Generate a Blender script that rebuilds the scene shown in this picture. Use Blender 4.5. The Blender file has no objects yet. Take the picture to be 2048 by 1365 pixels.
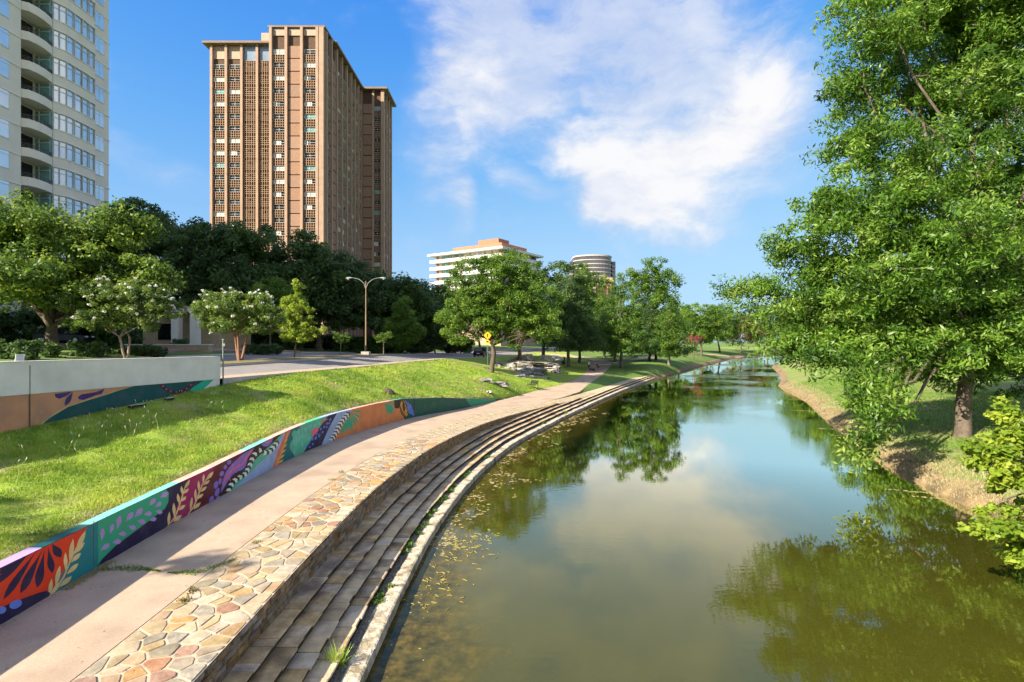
import bpy, math, random
import numpy as np
from mathutils import Vector, Matrix
R = math.radians
scene = bpy.context.scene
col = scene.collection
rng = np.random.default_rng(7)
random.seed(7)

# ------------------------------------------------------------------ camera
CAMZ, F = 6.6, 1100.0            # eye height over the water, focal length in photo pixels
cam = bpy.data.cameras.new('camera')
cam.sensor_width = 36.0
cam.lens = F / 2048 * 36
cam.clip_start, cam.clip_end = 0.1, 6000
camo = bpy.data.objects.new('camera', cam)
camo.location = (0, 0, CAMZ); camo.rotation_euler = (R(90), 0, 0)
col.objects.link(camo); scene.camera = camo

# ------------------------------------------------------------------ world + sun
SUN_EL, SUN_AZ = R(31.5), R(38)    # sun to the left (-x) and behind the viewer
sun_dir = Vector((-math.cos(SUN_EL) * math.cos(SUN_AZ), -math.cos(SUN_EL) * math.sin(SUN_AZ), math.sin(SUN_EL)))
sl = bpy.data.lights.new('sun', 'SUN'); sl.energy = 3.6; sl.angle = R(0.53); sl.color = (1.0, 0.89, 0.72)
so = bpy.data.objects.new('sun', sl); so.rotation_euler = sun_dir.to_track_quat('Z', 'Y').to_euler()
so.location = (-60, -20, 60); col.objects.link(so)
EXPOSURE = 1.85
scene.view_settings.view_transform = 'Standard'; scene.view_settings.look = 'None'
scene.view_settings.exposure = EXPOSURE; scene.view_settings.gamma = 1.0
scene.view_settings.use_curve_mapping = False
scene.cycles.use_denoising = True
scene.cycles.max_bounces = 5; scene.cycles.diffuse_bounces = 3; scene.cycles.glossy_bounces = 2
scene.cycles.use_adaptive_sampling = True; scene.cycles.adaptive_threshold = 0.035
scene.cycles.transmission_bounces = 2; scene.cycles.transparent_max_bounces = 4
scene.cycles.caustics_reflective = False; scene.cycles.caustics_refractive = False

world = bpy.data.worlds.new('World'); scene.world = world; world.use_nodes = True
wt = world.node_tree; wn, wl = wt.nodes, wt.links
for n in list(wn): wn.remove(n)
def N(tree, t, **kw):
    n = tree.nodes.new(t)
    for k, v in kw.items(): setattr(n, k, v)
    return n
def L(tree, a, b): tree.links.new(a, b)
def M(tree, op, a, b=None, c=None, clamp=False):
    n = tree.nodes.new('ShaderNodeMath'); n.operation = op; n.use_clamp = clamp
    for i, v in enumerate((a, b, c)):
        if v is None: continue
        if isinstance(v, (int, float)): n.inputs[i].default_value = v
        else: tree.links.new(v, n.inputs[i])
    return n.outputs[0]
sky = N(wt, 'ShaderNodeTexSky'); sky.sky_type = 'NISHITA'; sky.sun_disc = False
sky.sun_elevation = SUN_EL; sky.sun_rotation = math.atan2(sun_dir.x, sun_dir.y)
sky.altitude = 100; sky.air_density = 1.0; sky.dust_density = 0.6; sky.ozone_density = 3.5
sc_ = N(wt, 'ShaderNodeSeparateColor'); L(wt, sky.outputs[0], sc_.inputs[0]); cc_ = N(wt, 'ShaderNodeCombineColor')
for ch, (pw, k_, lim) in enumerate(((2.6, 0.30, 1.05), (1.8, 0.52, 1.75), (0.75, 3.8, 2.38))):     # deep clear blue overhead, paler low down, never burnt out
    v_ = M(wt, 'MULTIPLY', M(wt, 'POWER', sc_.outputs[ch], pw), k_)
    L(wt, M(wt, 'DIVIDE', v_, M(wt, 'MULTIPLY_ADD', v_, 1 / lim, 1.0)), cc_.inputs[ch])
bg1 = N(wt, 'ShaderNodeBackground'); bg1.inputs[1].default_value = 0.134
L(wt, cc_.outputs[0], bg1.inputs[0])
tc = N(wt, 'ShaderNodeTexCoord'); gen = tc.outputs['Generated']
# clouds live on the sky sphere: azimuth / elevation, bent by noise
nz = N(wt, 'ShaderNodeTexNoise'); nz.inputs['Scale'].default_value = 4.0; nz.inputs['Detail'].default_value = 5; nz.inputs['Roughness'].default_value = 0.55
L(wt, gen, nz.inputs['Vector'])
sepn = N(wt, 'ShaderNodeSeparateColor'); L(wt, nz.outputs['Color'], sepn.inputs[0])
sep = N(wt, 'ShaderNodeSeparateXYZ'); L(wt, gen, sep.inputs[0])
az0 = M(wt, 'ARCTAN2', sep.outputs[0], sep.outputs[1]); el0 = M(wt, 'ARCSINE', sep.outputs[2])
az = M(wt, 'MULTIPLY_ADD', M(wt, 'SUBTRACT', sepn.outputs[0], 0.5), 0.16, az0)
el = M(wt, 'MULTIPLY_ADD', M(wt, 'SUBTRACT', sepn.outputs[1], 0.5), 0.14, el0)
comb = N(wt, 'ShaderNodeCombineXYZ'); L(wt, az, comb.inputs[0]); L(wt, el, comb.inputs[1])
def px_dir(px, py):
    return math.atan((px - 1024) / F), math.atan((682 - py) / math.hypot(F, px - 1024))
def blobs(lst):     # (px, py) of the middle in the picture's own angles, half sizes in degrees, tilt, weight
    acc = None
    for (px, py, rx, ry, tilt, w) in lst:
        a0, e0 = px_dir(px, py)
        mp_ = N(wt, 'ShaderNodeMapping'); mp_.vector_type = 'TEXTURE'
        mp_.inputs['Location'].default_value = (a0, e0, 0); mp_.inputs['Rotation'].default_value = (0, 0, R(tilt)); mp_.inputs['Scale'].default_value = (R(rx), R(ry), 1)
        L(wt, comb.outputs[0], mp_.inputs[0])
        gr = N(wt, 'ShaderNodeTexGradient'); gr.gradient_type = 'SPHERICAL'; L(wt, mp_.outputs[0], gr.inputs[0])
        acc = M(wt, 'MULTIPLY', gr.outputs['Fac'], w) if acc is None else M(wt, 'MULTIPLY_ADD', gr.outputs['Fac'], w, acc)
    return acc
VEIL = [(1180, 40, 19, 14, 0, 1.2), (1400, 150, 13, 12, 20, .9), (960, 60, 8, 12, 0, .9), (1010, 150, 8, 6, -20, .8), (885, 300, 5, 10, 8, .75), (935, 400, 2.2, 6, 0, .6), (1070, 370, 9, 2.2, -30, .7),
        (330, 330, 8, 2.6, -20, .5), (1500, 395, 4, 1.2, 15, .6), (1560, 240, 8, 8, 50, .8), (1420, 460, 6, 2.5, 10, .7), (2300, 160, 20, 10, 10, .9), (-420, 40, 20, 10, 0, .8), (760, -420, 24, 12, 10, .9), (1800, -700, 24, 14, 0, 1.0)]
BODY = [(1150, 275, 6, 4.5, -25, .9), (1235, 320, 8, 6, 0, .9), (1330, 300, 10, 4.5, 12, .8), (1430, 245, 9, 4.5, 28, .95), (1550, 165, 5.5, 8, -25, .95), (1205, 390, 6.5, 5.5, 0, .95), (1300, 415, 10.5, 5, 0, .85), (1420, 365, 9, 6.5, 25, .8), (1250, 440, 7, 2.6, 0, .6),
        (945, 255, 3.4, 3.4, 30, .8), (920, 110, 6, 6, 30, .55), (1000, 165, 6, 3.5, -20, .5), (2350, 120, 14, 8, 10, 1.0), (-450, 20, 14, 7, 0, .9), (700, -480, 18, 9, 10, 1.0), (1850, -760, 18, 11, 0, 1.0)]
# streaky noise, drawn out along the wind
mps = N(wt, 'ShaderNodeMapping'); mps.inputs['Rotation'].default_value = (0, 0, R(-24)); mps.inputs['Scale'].default_value = (7, 17, 1); L(wt, comb.outputs[0], mps.inputs[0])
ns = N(wt, 'ShaderNodeTexNoise'); ns.inputs['Scale'].default_value = 1.0; ns.inputs['Detail'].default_value = 6; ns.inputs['Roughness'].default_value = .62; L(wt, mps.outputs[0], ns.inputs['Vector'])
nf = N(wt, 'ShaderNodeTexNoise'); nf.inputs['Scale'].default_value = 8.0; nf.inputs['Detail'].default_value = 6; nf.inputs['Roughness'].default_value = 0.64; L(wt, gen, nf.inputs['Vector'])
# heavier cloud added over the unseen sky, beside and behind, for neutral fill light
nb = N(wt, 'ShaderNodeTexNoise'); nb.inputs['Scale'].default_value = 2.1; nb.inputs['Detail'].default_value = 3; L(wt, gen, nb.inputs['Vector'])
rest = M(wt, 'MULTIPLY', M(wt, 'MULTIPLY', M(wt, 'SUBTRACT', nb.outputs[0], 0.40), 7.0, clamp=True), M(wt, 'MULTIPLY_ADD', sep.outputs[1], -4.0, 2.5, clamp=True))
def sstep(v, a, b):
    m_ = N(wt, 'ShaderNodeMapRange'); m_.interpolation_type = 'SMOOTHSTEP'; m_.inputs['From Min'].default_value = a; m_.inputs['From Max'].default_value = b; L(wt, v, m_.inputs['Value']); return m_.outputs[0]
veil = M(wt, 'MULTIPLY', M(wt, 'ADD', blobs(VEIL), rest), M(wt, 'MULTIPLY_ADD', ns.outputs[0], 1.7, -.1))
a1 = M(wt, 'MULTIPLY', sstep(veil, .05, .9), .76)
body = M(wt, 'ADD', M(wt, 'ADD', blobs(BODY), rest), M(wt, 'MULTIPLY_ADD', M(wt, 'SUBTRACT', nf.outputs[0], .5), 1.25, M(wt, 'MULTIPLY', M(wt, 'SUBTRACT', ns.outputs[0], .5), 1.0)))
a2 = M(wt, 'MULTIPLY', sstep(body, .05, 1.35), .95)
alpha = M(wt, 'SUBTRACT', 1.0, M(wt, 'MULTIPLY', M(wt, 'SUBTRACT', 1.0, a1), M(wt, 'SUBTRACT', 1.0, a2)))
# thick cloud is whiter, thin veil and undersides a cool grey
cr = N(wt, 'ShaderNodeValToRGB')
cr.color_ramp.elements[0].position = 0.12; cr.color_ramp.elements[0].color = (0.62, 0.69, 0.86, 1)
cr.color_ramp.elements[1].position = 0.8; cr.color_ramp.elements[1].color = (0.95, 0.94, 0.95, 1)
L(wt, M(wt, 'MULTIPLY_ADD', M(wt, 'SUBTRACT', ns.outputs[0], .5), 1.5, M(wt, 'MULTIPLY_ADD', M(wt, 'SUBTRACT', nz.outputs[0], .5), 1.2, M(wt, 'MULTIPLY_ADD', a2, .50, .20))), cr.inputs[0])
bg2 = N(wt, 'ShaderNodeBackground'); bg2.inputs[1].default_value = 1.04 / 2 ** EXPOSURE
L(wt, cr.outputs[0], bg2.inputs[0])
mx = N(wt, 'ShaderNodeMixShader'); L(wt, alpha, mx.inputs[0])
L(wt, bg1.outputs[0], mx.inputs[1]); L(wt, bg2.outputs[0], mx.inputs[2])
wo = N(wt, 'ShaderNodeOutputWorld'); L(wt, mx.outputs[0], wo.inputs[0])

# ------------------------------------------------------------------ helpers
MATS = {}
def srgb(*c):
    return tuple(((x / 255 / 12.92) if x / 255 <= .04045 else ((x / 255 + .055) / 1.055) ** 2.4) for x in c)
def mat(name, c1, c2=None, scale=3.0, rough=0.8, bump=0.0, bscale=None, spec=0.3, metal=0.0, rnd=0.0, c3=None, scale3=.4, detail=5, coat=0, speck=0, sscale=90):
    """principled: two colours mixed by world-space noise, a third large-scale stain, per-object brightness jitter, bump"""
    m = bpy.data.materials.new(name); m.use_nodes = True; t = m.node_tree
    b = t.nodes['Principled BSDF']
    b.inputs['Roughness'].default_value = rough; b.inputs['Specular IOR Level'].default_value = spec; b.inputs['Metallic'].default_value = metal
    if coat: b.inputs['Coat Weight'].default_value = coat
    geo = N(t, 'ShaderNodeNewGeometry')
    src = None
    if c2 is not None:
        n = N(t, 'ShaderNodeTexNoise'); n.inputs['Scale'].default_value = scale; n.inputs['Detail'].default_value = detail; n.inputs['Roughness'].default_value = .62
        L(t, geo.outputs['Position'], n.inputs['Vector'])
        r = N(t, 'ShaderNodeValToRGB'); r.color_ramp.elements[0].position = .33; r.color_ramp.elements[1].position = .67
        r.color_ramp.elements[0].color = (*c1, 1); r.color_ramp.elements[1].color = (*c2, 1)
        L(t, n.outputs[0], r.inputs[0]); src = r.outputs[0]
        if c3 is not None:
            n3 = N(t, 'ShaderNodeTexNoise'); n3.inputs['Scale'].default_value = scale3; n3.inputs['Detail'].default_value = 6
            L(t, geo.outputs['Position'], n3.inputs['Vector'])
            mm = N(t, 'ShaderNodeMix'); mm.data_type = 'RGBA'
            L(t, M(t, 'MULTIPLY', M(t, 'SUBTRACT', n3.outputs[0], .48), 5, clamp=True), mm.inputs[0])
            L(t, src, mm.inputs[6]); mm.inputs[7].default_value = (*c3, 1); src = mm.outputs[2]
    if speck and src is not None:
        n4 = N(t, 'ShaderNodeTexNoise'); n4.inputs['Scale'].default_value = sscale; n4.inputs['Detail'].default_value = 2
        L(t, geo.outputs['Position'], n4.inputs['Vector']); h4 = N(t, 'ShaderNodeHueSaturation'); L(t, src, h4.inputs['Color'])
        L(t, M(t, 'MULTIPLY_ADD', M(t, 'SUBTRACT', n4.outputs[0], .5), speck, 1.0), h4.inputs['Value']); src = h4.outputs[0]
    if rnd > 0:
        oi = N(t, 'ShaderNodeObjectInfo'); h = N(t, 'ShaderNodeHueSaturation')
        L(t, M(t, 'MULTIPLY_ADD', oi.outputs['Random'], rnd, 1 - rnd / 2), h.inputs['Value'])
        L(t, M(t, 'MULTIPLY_ADD', M(t, 'FRACT', M(t, 'MULTIPLY', oi.outputs['Random'], 7.31)), rnd * 1.2, 1 - rnd * .6), h.inputs['Saturation'])
        if src is None: h.inputs['Color'].default_value = (*c1, 1)
        else: L(t, src, h.inputs['Color'])
        src = h.outputs[0]
    if src is None: b.inputs['Base Color'].default_value = (*c1, 1)
    else: L(t, src, b.inputs['Base Color'])
    if bump:
        nb_ = N(t, 'ShaderNodeTexNoise'); nb_.inputs['Scale'].default_value = bscale or scale * 4; nb_.inputs['Detail'].default_value = 6
        L(t, geo.outputs['Position'], nb_.inputs['Vector'])
        bp = N(t, 'ShaderNodeBump'); bp.inputs['Strength'].default_value = 1; bp.inputs['Distance'].default_value = bump
        L(t, nb_.outputs[0], bp.inputs['Height']); L(t, bp.outputs[0], b.inputs['Normal'])
    MATS[name] = m
    return m

def leaf_mat(name, cols, trans=0.42, rough=.5):
    m = bpy.data.materials.new(name); m.use_nodes = True; t = m.node_tree
    b = t.nodes['Principled BSDF']; b.inputs['Roughness'].default_value = rough; b.inputs['Specular IOR Level'].default_value = .35
    at = N(t, 'ShaderNodeAttribute'); at.attribute_name = 'tint'
    r = N(t, 'ShaderNodeValToRGB'); cr_ = r.color_ramp
    for i, c in enumerate(cols):
        p = i / (len(cols) - 1)
        e = cr_.elements[0] if i == 0 else (cr_.elements[-1] if i == len(cols) - 1 else cr_.elements.new(p))
        e.position = p; e.color = (*c, 1)
    L(t, at.outputs['Fac'], r.inputs[0]); L(t, r.outputs[0], b.inputs['Base Color'])
    tr = N(t, 'ShaderNodeBsdfTranslucent')
    g = N(t, 'ShaderNodeHueSaturation'); g.inputs['Hue'].default_value = .485; g.inputs['Value'].default_value = 1.5
    L(t, r.outputs[0], g.inputs['Color']); L(t, g.outputs[0], tr.inputs[0])
    ms = N(t, 'ShaderNodeMixShader'); ms.inputs[0].default_value = trans
    L(t, b.outputs[0], ms.inputs[1]); L(t, tr.outputs[0], ms.inputs[2])
    L(t, ms.outputs[0], t.nodes['Material Output'].inputs[0])
    MATS[name] = m
    return m

def link(o, parent=None):
    col.objects.link(o)
    if parent is not None: o.parent = parent
    return o
def tag(o, label=None, cat=None, group=None, kind=None):
    if label: o['label'] = label
    if cat: o['category'] = cat
    if group: o['group'] = group
    if kind: o['kind'] = kind
    return o
def empty(name, loc=(0, 0, 0), rz=0.0, label=None, cat=None, group=None):
    o = bpy.data.objects.new(name, None); o.empty_display_size = .3
    o.location = loc; o.rotation_euler = (0, 0, rz)
    link(o); tag(o, label, cat, group); return o
def obj(name, me, parent=None, loc=(0, 0, 0), rot=(0, 0, 0)):
    o = bpy.data.objects.new(name, me); o.location = loc; o.rotation_euler = rot
    return link(o, parent)
def mesh(name, V, Fc, material, smooth=False, tint=None):
    me = bpy.data.meshes.new(name)
    V = np.asarray(V, dtype=np.float32)
    if isinstance(Fc, np.ndarray):
        k = Fc.shape[1]; n = len(Fc)
        me.vertices.add(len(V)); me.vertices.foreach_set('co', V.ravel())
        me.loops.add(n * k); me.loops.foreach_set('vertex_index', Fc.ravel().astype(np.int32))
        me.polygons.add(n); me.polygons.foreach_set('loop_start', np.arange(0, n * k, k, dtype=np.int32))
        try: me.polygons.foreach_set('loop_total', np.full(n, k, dtype=np.int32))
        except Exception: pass
        me.update(calc_edges=True)
    else:
        me.from_pydata([tuple(map(float, v)) for v in V], [], [tuple(map(int, f)) for f in Fc]); me.update()
    if material is not None: me.materials.append(MATS[material] if isinstance(material, str) else material)
    if smooth: me.polygons.foreach_set('use_smooth', np.ones(len(me.polygons), dtype=bool))
    if tint is not None:
        a = me.attributes.new('tint', 'FLOAT', 'POINT'); a.data.foreach_set('value', np.asarray(tint, dtype=np.float32))
    return me

class MB:
    """collects simple solids into one mesh"""
    def __init__(s): s.v, s.f = [], []
    def add(s, V, Fc):
        o = len(s.v); s.v += [tuple(v) for v in V]; s.f += [tuple(i + o for i in f) for f in Fc]; return s
    def box(s, x0, x1, y0, y1, z0, z1):
        return s.add([(x0, y0, z0), (x1, y0, z0), (x1, y1, z0), (x0, y1, z0), (x0, y0, z1), (x1, y0, z1), (x1, y1, z1), (x0, y1, z1)],
                     [(0, 3, 2, 1), (4, 5, 6, 7), (0, 1, 5, 4), (1, 2, 6, 5), (2, 3, 7, 6), (3, 0, 4, 7)])
    def prism(s, pts, z0, z1):
        n = len(pts)
        V = [(p[0], p[1], z0) for p in pts] + [(p[0], p[1], z1) for p in pts]
        Fc = [tuple(range(n - 1, -1, -1)), tuple(range(n, 2 * n))] + [(i, (i + 1) % n, n + (i + 1) % n, n + i) for i in range(n)]
        return s.add(V, Fc)
    def tube(s, pts, rad, n=6, cap=True):
        pts = [Vector(p) for p in pts]
        if not hasattr(rad, '__len__'): rad = [rad] * len(pts)
        V, Fc = [], []
        up = Vector((0.13, 0.31, 1)).normalized()
        for i, p in enumerate(pts):
            d = (pts[min(i + 1, len(pts) - 1)] - pts[max(i - 1, 0)])
            d = d.normalized() if d.length > 1e-9 else Vector((0, 0, 1))
            a = d.cross(up)
            if a.length < 1e-3: a = d.cross(Vector((1, 0, 0)))
            a.normalize(); b = d.cross(a)
            for k in range(n):
                t = 2 * math.pi * k / n
                V.append(p + (a * math.cos(t) + b * math.sin(t)) * rad[i])
        for i in range(len(pts) - 1):
            for k in range(n):
                Fc.append((i * n + k, i * n + (k + 1) % n, (i + 1) * n + (k + 1) % n, (i + 1) * n + k))
        if cap:
            Fc.append(tuple(range(n - 1, -1, -1))); m = (len(pts) - 1) * n; Fc.append(tuple(range(m, m + n)))
        return s.add(V, Fc)
    def lathe(s, prof, n=12, c=(0, 0, 0)):
        V, Fc = [], []
        for r, z in prof:
            for k in range(n):
                t = 2 * math.pi * k / n; V.append((c[0] + r * math.cos(t), c[1] + r * math.sin(t), c[2] + z))
        for i in range(len(prof) - 1):
            for k in range(n): Fc.append((i * n + k, i * n + (k + 1) % n, (i + 1) * n + (k + 1) % n, (i + 1) * n + k))
        m = (len(prof) - 1) * n
        Fc += [tuple(range(n - 1, -1, -1)), tuple(range(m, m + n))]
        return s.add(V, Fc)
    def mesh(s, name, material, smooth=False): return mesh(name, s.v, s.f, material, smooth)
    def obj(s, name, material, parent=None, loc=(0, 0, 0), rot=(0, 0, 0), smooth=False):
        return obj(name, s.mesh(name, material, smooth), parent, loc, rot)

def at_px(px, py, d):           # point seen at a photo pixel at a given depth
    return ((px - 1024) / F * d, d, CAMZ + (682 - py) / F * d)
# ------------------------------------------------------------------ materials of the setting
mat('path_concrete', (.39, .292, .208), (.46, .352, .255), 1.6, .9, .004, 60, c3=(.315, .238, .172), scale3=.8, speck=.55, sscale=38)
mat('coping_mortar', (.40, .315, .22), (.50, .405, .29), 6, .95, .01, 40)
mat('flag_tan', (.28, .215, .13), (.45, .36, .23), 3, .85, .012, 14, rnd=.45)
mat('flag_orange', (.31, .195, .105), (.45, .32, .185), 4, .85, .012, 14, rnd=.4)
mat('flag_grey', (.20, .175, .13), (.36, .31, .225), 5, .85, .012, 14, rnd=.4)
mat('flag_red', (.25, .13, .082), (.37, .24, .165), 6, .85, .012, 14, rnd=.3)
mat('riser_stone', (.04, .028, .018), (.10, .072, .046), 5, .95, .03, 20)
mat('step_stone', (.31, .215, .115), (.58, .43, .25), 3.5, .9, .02, 18, rnd=.35, c3=(.17, .125, .08), scale3=1.3)
mat('step_pale', (.44, .33, .20), (.64, .50, .31), 3, .9, .015, 18, rnd=.3, c3=(.27, .21, .14), scale3=.9)
mat('wall_stone', (.15, .10, .06), (.36, .26, .155), 4, .9, .02, 20, rnd=.6)
mat('joint_dark', (.10, .08, .06), (.17, .13, .095), 8, .95, .01, 40)
mat('ledge_stone', (.36, .30, .21), (.66, .58, .45), 4.5, .95, .04, 14, c3=(.20, .165, .10), scale3=2.6)
mat('litter', (.05, .045, .035), (.22, .19, .14), 14, .95, .03, 30)
mat('grass_soil', (.19, .29, .026), (.28, .38, .04), 1.3, .95, .03, 14, c3=(.30, .25, .10), scale3=.5)
mat('lawn', (.075, .145, .024), (.125, .21, .036), 1.1, .95, .03, 10, c3=(.15, .21, .04), scale3=.25)
mat('bank_right', (.13, .21, .035), (.19, .27, .05), .9, .95, .03, 10, c3=(.26, .21, .11), scale3=.22)
mat('dirt', (.17, .115, .06), (.33, .24, .13), 2.5, .95, .05, 8, c3=(.10, .075, .045), scale3=.8)
mat('asphalt', (.21, .195, .18), (.27, .25, .23), 1.2, .9, .003, 50, c3=(.19, .18, .168), scale3=.15)
mat('sidewalk', (.36, .275, .19), (.44, .35, .25), 1.5, .9, .003, 50)
mat('kerb', (.36, .31, .25), (.46, .40, .32), 2, .9)
mat('median_soil', (.16, .12, .07), (.20, .19, .06), 1.5, .95, .03, 10)
mat('drive_brick', (.26, .175, .13), (.34, .24, .18), 3, .9)

# ------------------------------------------------------------------ plan of the place: curves x(depth)
YD = np.arange(-20, 430.01, 0.25)
def curve(pts, sig=1.5):
    ys = [p[0] for p in pts]; xs = [p[1] for p in pts]
    a = np.interp(YD, ys, xs)
    k = int(sig * 3 / .25) + 1; g = np.exp(-.5 * (np.arange(-k, k + 1) * .25 / sig) ** 2); g /= g.sum()
    p = np.pad(a, k, mode='reflect', reflect_type='odd')
    return np.convolve(p, g, mode='valid')
def fn(a): return lambda y: np.interp(y, YD, a)
aB = curve([(-20, -2.8), (10.4, -2.84), (13, -2.86), (15.9, -2.76), (19.1, -2.66), (21.2, -2.4), (25.7, -1.85), (32.5, -.4), (36, .6), (47, 4.6), (58, 8.9), (71, 14.1), (97, 25.4), (117, 35.7), (130, 42), (154, 55), (227, 93), (250, 110), (265, 126), (276, 139), (430, 149.9)])
aW = curve([(-20, -8.6), (0, -8.9), (9.9, -9.25), (12.4, -9.36), (17.3, -9.4), (24.7, -9.45), (27.8, -9.15), (33, -8.45), (38.3, -7.0), (45.2, -3.8), (53, -1.3), (66, 3.7), (72, 7.0), (86, 11.3), (101, 14.2), (121, 17), (150, 15.5), (430, 30)])
aS = curve([(-20, -21.5), (8, -17.9), (17.3, -16.1), (26.8, -14.2), (41.5, -12.2), (74, -8.3), (100, -4.5), (130, 1), (160, 7), (200, 17), (250, 36), (320, 70), (430, 130)], 3)
aR = curve([(-20, 18), (10, 18), (20.7, 18.1), (22.2, 18.1), (23.8, 18.2), (26.9, 19.2), (30.4, 20.0), (38.6, 23.4), (42.7, 24.8), (63, 33.3), (80, 38.6), (92, 45), (107, 52), (140, 66), (190, 95), (240, 128), (265, 140), (430, 150)])
azP = curve([(-20, 1.42), (10, 1.45), (17, 1.6), (25, 1.6), (36, 1.35), (45, 1.1), (55, .85), (66, .88), (72, 1.02), (86, 1.4), (101, 1.8), (121, 2.2), (150, 3.2), (430, 3.2)], 2)
azC = curve([(-20, 1.42), (10, 1.45), (17, 1.6), (25, 1.6), (36, 1.33), (45, 1.0), (55, .66), (60, .6), (97, .55), (430, .55)], 2)     # coping top
ahW = np.interp(YD, [-20, 0, 17, 22, 28, 37, 41.5, 45, 49, 54], [1, 1, 1.04, 1.2, 1.35, 1.40, 1.12, .80, .42, .04])
azS = curve([(-20, 4.95), (0, 4.9), (17, 4.85), (27, 4.77), (41, 4.6), (74, 4.3), (100, 3.7), (130, 3.4), (200, 3.3), (430, 3.3)], 3)
azG = np.interp(YD, [-20, 0, 17.3, 26.8, 31, 36, 430], [3.0, 3.1, 3.70, 4.44, 4.62, 4.62, 9])
azG = np.minimum(azG, azS - .04)
azM = curve([(-20, 5.15), (44, 5.0), (64, 5.0), (80, 4.7), (95, 4.42), (110, 4.05), (130, 3.8), (200, 3.55), (430, 3.5)], 3)
Bf, Wf, Sf, Rf, zPf, zCf, hWf, zSf, zGf, zMf = map(fn, (aB, aW, aS, aR, azP, azC, ahW, azS, azG, azM))
# frame along the water's edge
tx = np.gradient(aB, YD); ln = np.hypot(tx, 1); nLx, nLy = -1 / ln, tx / ln
nLxf, nLyf = fn(nLx), fn(nLy)
def edge_pt(y, off):            # point "off" metres landward of the ledge's water edge
    return Bf(y) + off * nLxf(y), y + off * nLyf(y)
LEDGE, TREAD = .54, .36
wCO = np.interp(YD, [-20, 43, 56, 430], [LEDGE + 4 * TREAD, LEDGE + 4 * TREAD, LEDGE + 2 * TREAD, LEDGE + 2 * TREAD])
cop = np.interp(YD, [-20, 20, 25, 30, 40, 58, 72, 430], [1.85, 1.85, 2.0, 2.2, 2.3, 1.8, 1.0, 1.0])
wCOf, copf = fn(wCO), fn(cop)
COx, COy = edge_pt(YD, wCO); CIx, CIy = edge_pt(YD, wCO + cop)
COf = lambda y: np.interp(y, COy, COx)
CIf0 = lambda y: np.interp(y, CIy, CIx)
PRpts = ([58, 64, 70.8, 86, 103.5, 121, 150], [0, 0, 9.8, 14.2, 18.6, 22, 22])
def PRf(y):
    y = np.asarray(y, float)
    far = np.interp(y, [63, 70.8, 86, 103.5, 121, 150, 430], [CIf0(63) - .05, 9.8, 14.2, 18.6, 22, 21, 34])
    return np.where(y < 63, CIf0(y), far)
def CIf(y): return np.maximum(CIf0(y), PRf(y))

def rows_near(y0, y1):
    out = [y0]
    while out[-1] < y1: out.append(out[-1] + max(.3, abs(out[-1]) * .02))
    out[-1] = y1; return np.array(out)
def sheet(name, ys, xa, xb, zfun, n, material, kind='structure', parent=None):
    """strip of ground between two curves; zfun(t, y, x)"""
    t = np.linspace(0, 1, n)
    T, Y = np.meshgrid(t, ys); X = xa(ys)[:, None] * (1 - T) + xb(ys)[:, None] * T
    Z = zfun(T, Y, X)
    V = np.stack([X, Y, Z], -1).reshape(-1, 3)
    i = np.arange((len(ys) - 1) * n).reshape(len(ys) - 1, n)[:, :-1].ravel()
    Fc = np.stack([i, i + 1, i + n + 1, i + n], 1)
    o = obj(name, mesh(name, V, Fc, material, True), parent)
    if kind: o['kind'] = kind
    return o
_wn = rng.random((64, 64))
def vnoise(x, y, s):
    x = np.asarray(x) * s; y = np.asarray(y) * s
    xi, yi = np.floor(x).astype(int), np.floor(y).astype(int); fx, fy = x - xi, y - yi
    fx = fx * fx * (3 - 2 * fx); fy = fy * fy * (3 - 2 * fy)
    g = lambda a, b: _wn[a % 64, b % 64]
    return (g(xi, yi) * (1 - fx) + g(xi + 1, yi) * fx) * (1 - fy) + (g(xi, yi + 1) * (1 - fx) + g(xi + 1, yi + 1) * fx) * fy - .5

# ------------------------------------------------------------------ ground sheets
MB().box(-3000, 3000, -300, 4000, -3, -2.2).obj('ground', 'lawn')['kind'] = 'structure'
WT = .28
wback = lambda y: Wf(y) - np.where(np.asarray(y) < 54, WT, 0.0)
def bank_z(T, Y, X):
    zw = zPf(Y) + np.maximum(hWf(Y) - .06, .02) * (Y < 60) + .02 * (Y >= 60)
    zs = zGf(Y)
    p = np.interp(Y, [0, 44, 54, 62, 72, 110], [.88, .85, .62, .8, 1.35, 1.1])
    z = zw + (zs - zw) * T ** p
    e = np.minimum(1, np.minimum(T, 1 - T) * 7)
    z = z + e * (.16 * vnoise(X, Y, .55) + .09 * vnoise(X + 9, Y + 3, 1.7))
    # knoll with ledge rock at the wall's far end
    z = z + .75 * np.exp(-((X + 1.6) / 2.2) ** 2 - ((Y - 58.5) / 3.2) ** 2) * np.clip(T * 3.5, 0, 1)
    z = z + 1.9 * np.exp(-((X - 3.6) / 3.9) ** 2 - ((Y - 87.5) / 5.0) ** 2) * np.clip(T * 3.5, 0, 1) * np.clip((1 - T) * 4, 0, 1)
    return z
sheet('grass_bank', rows_near(-16, 330), lambda y: Sf(y), wback, lambda T, Y, X: bank_z(1 - T, Y, X), 40, 'grass_soil')
def bank_at(x, y):
    a, b = float(Sf(y)), float(wback(y)); t = (x - a) / (b - a)
    return float(bank_z(np.array([1 - t]), np.array([y]), np.array([x]))[0])
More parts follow.
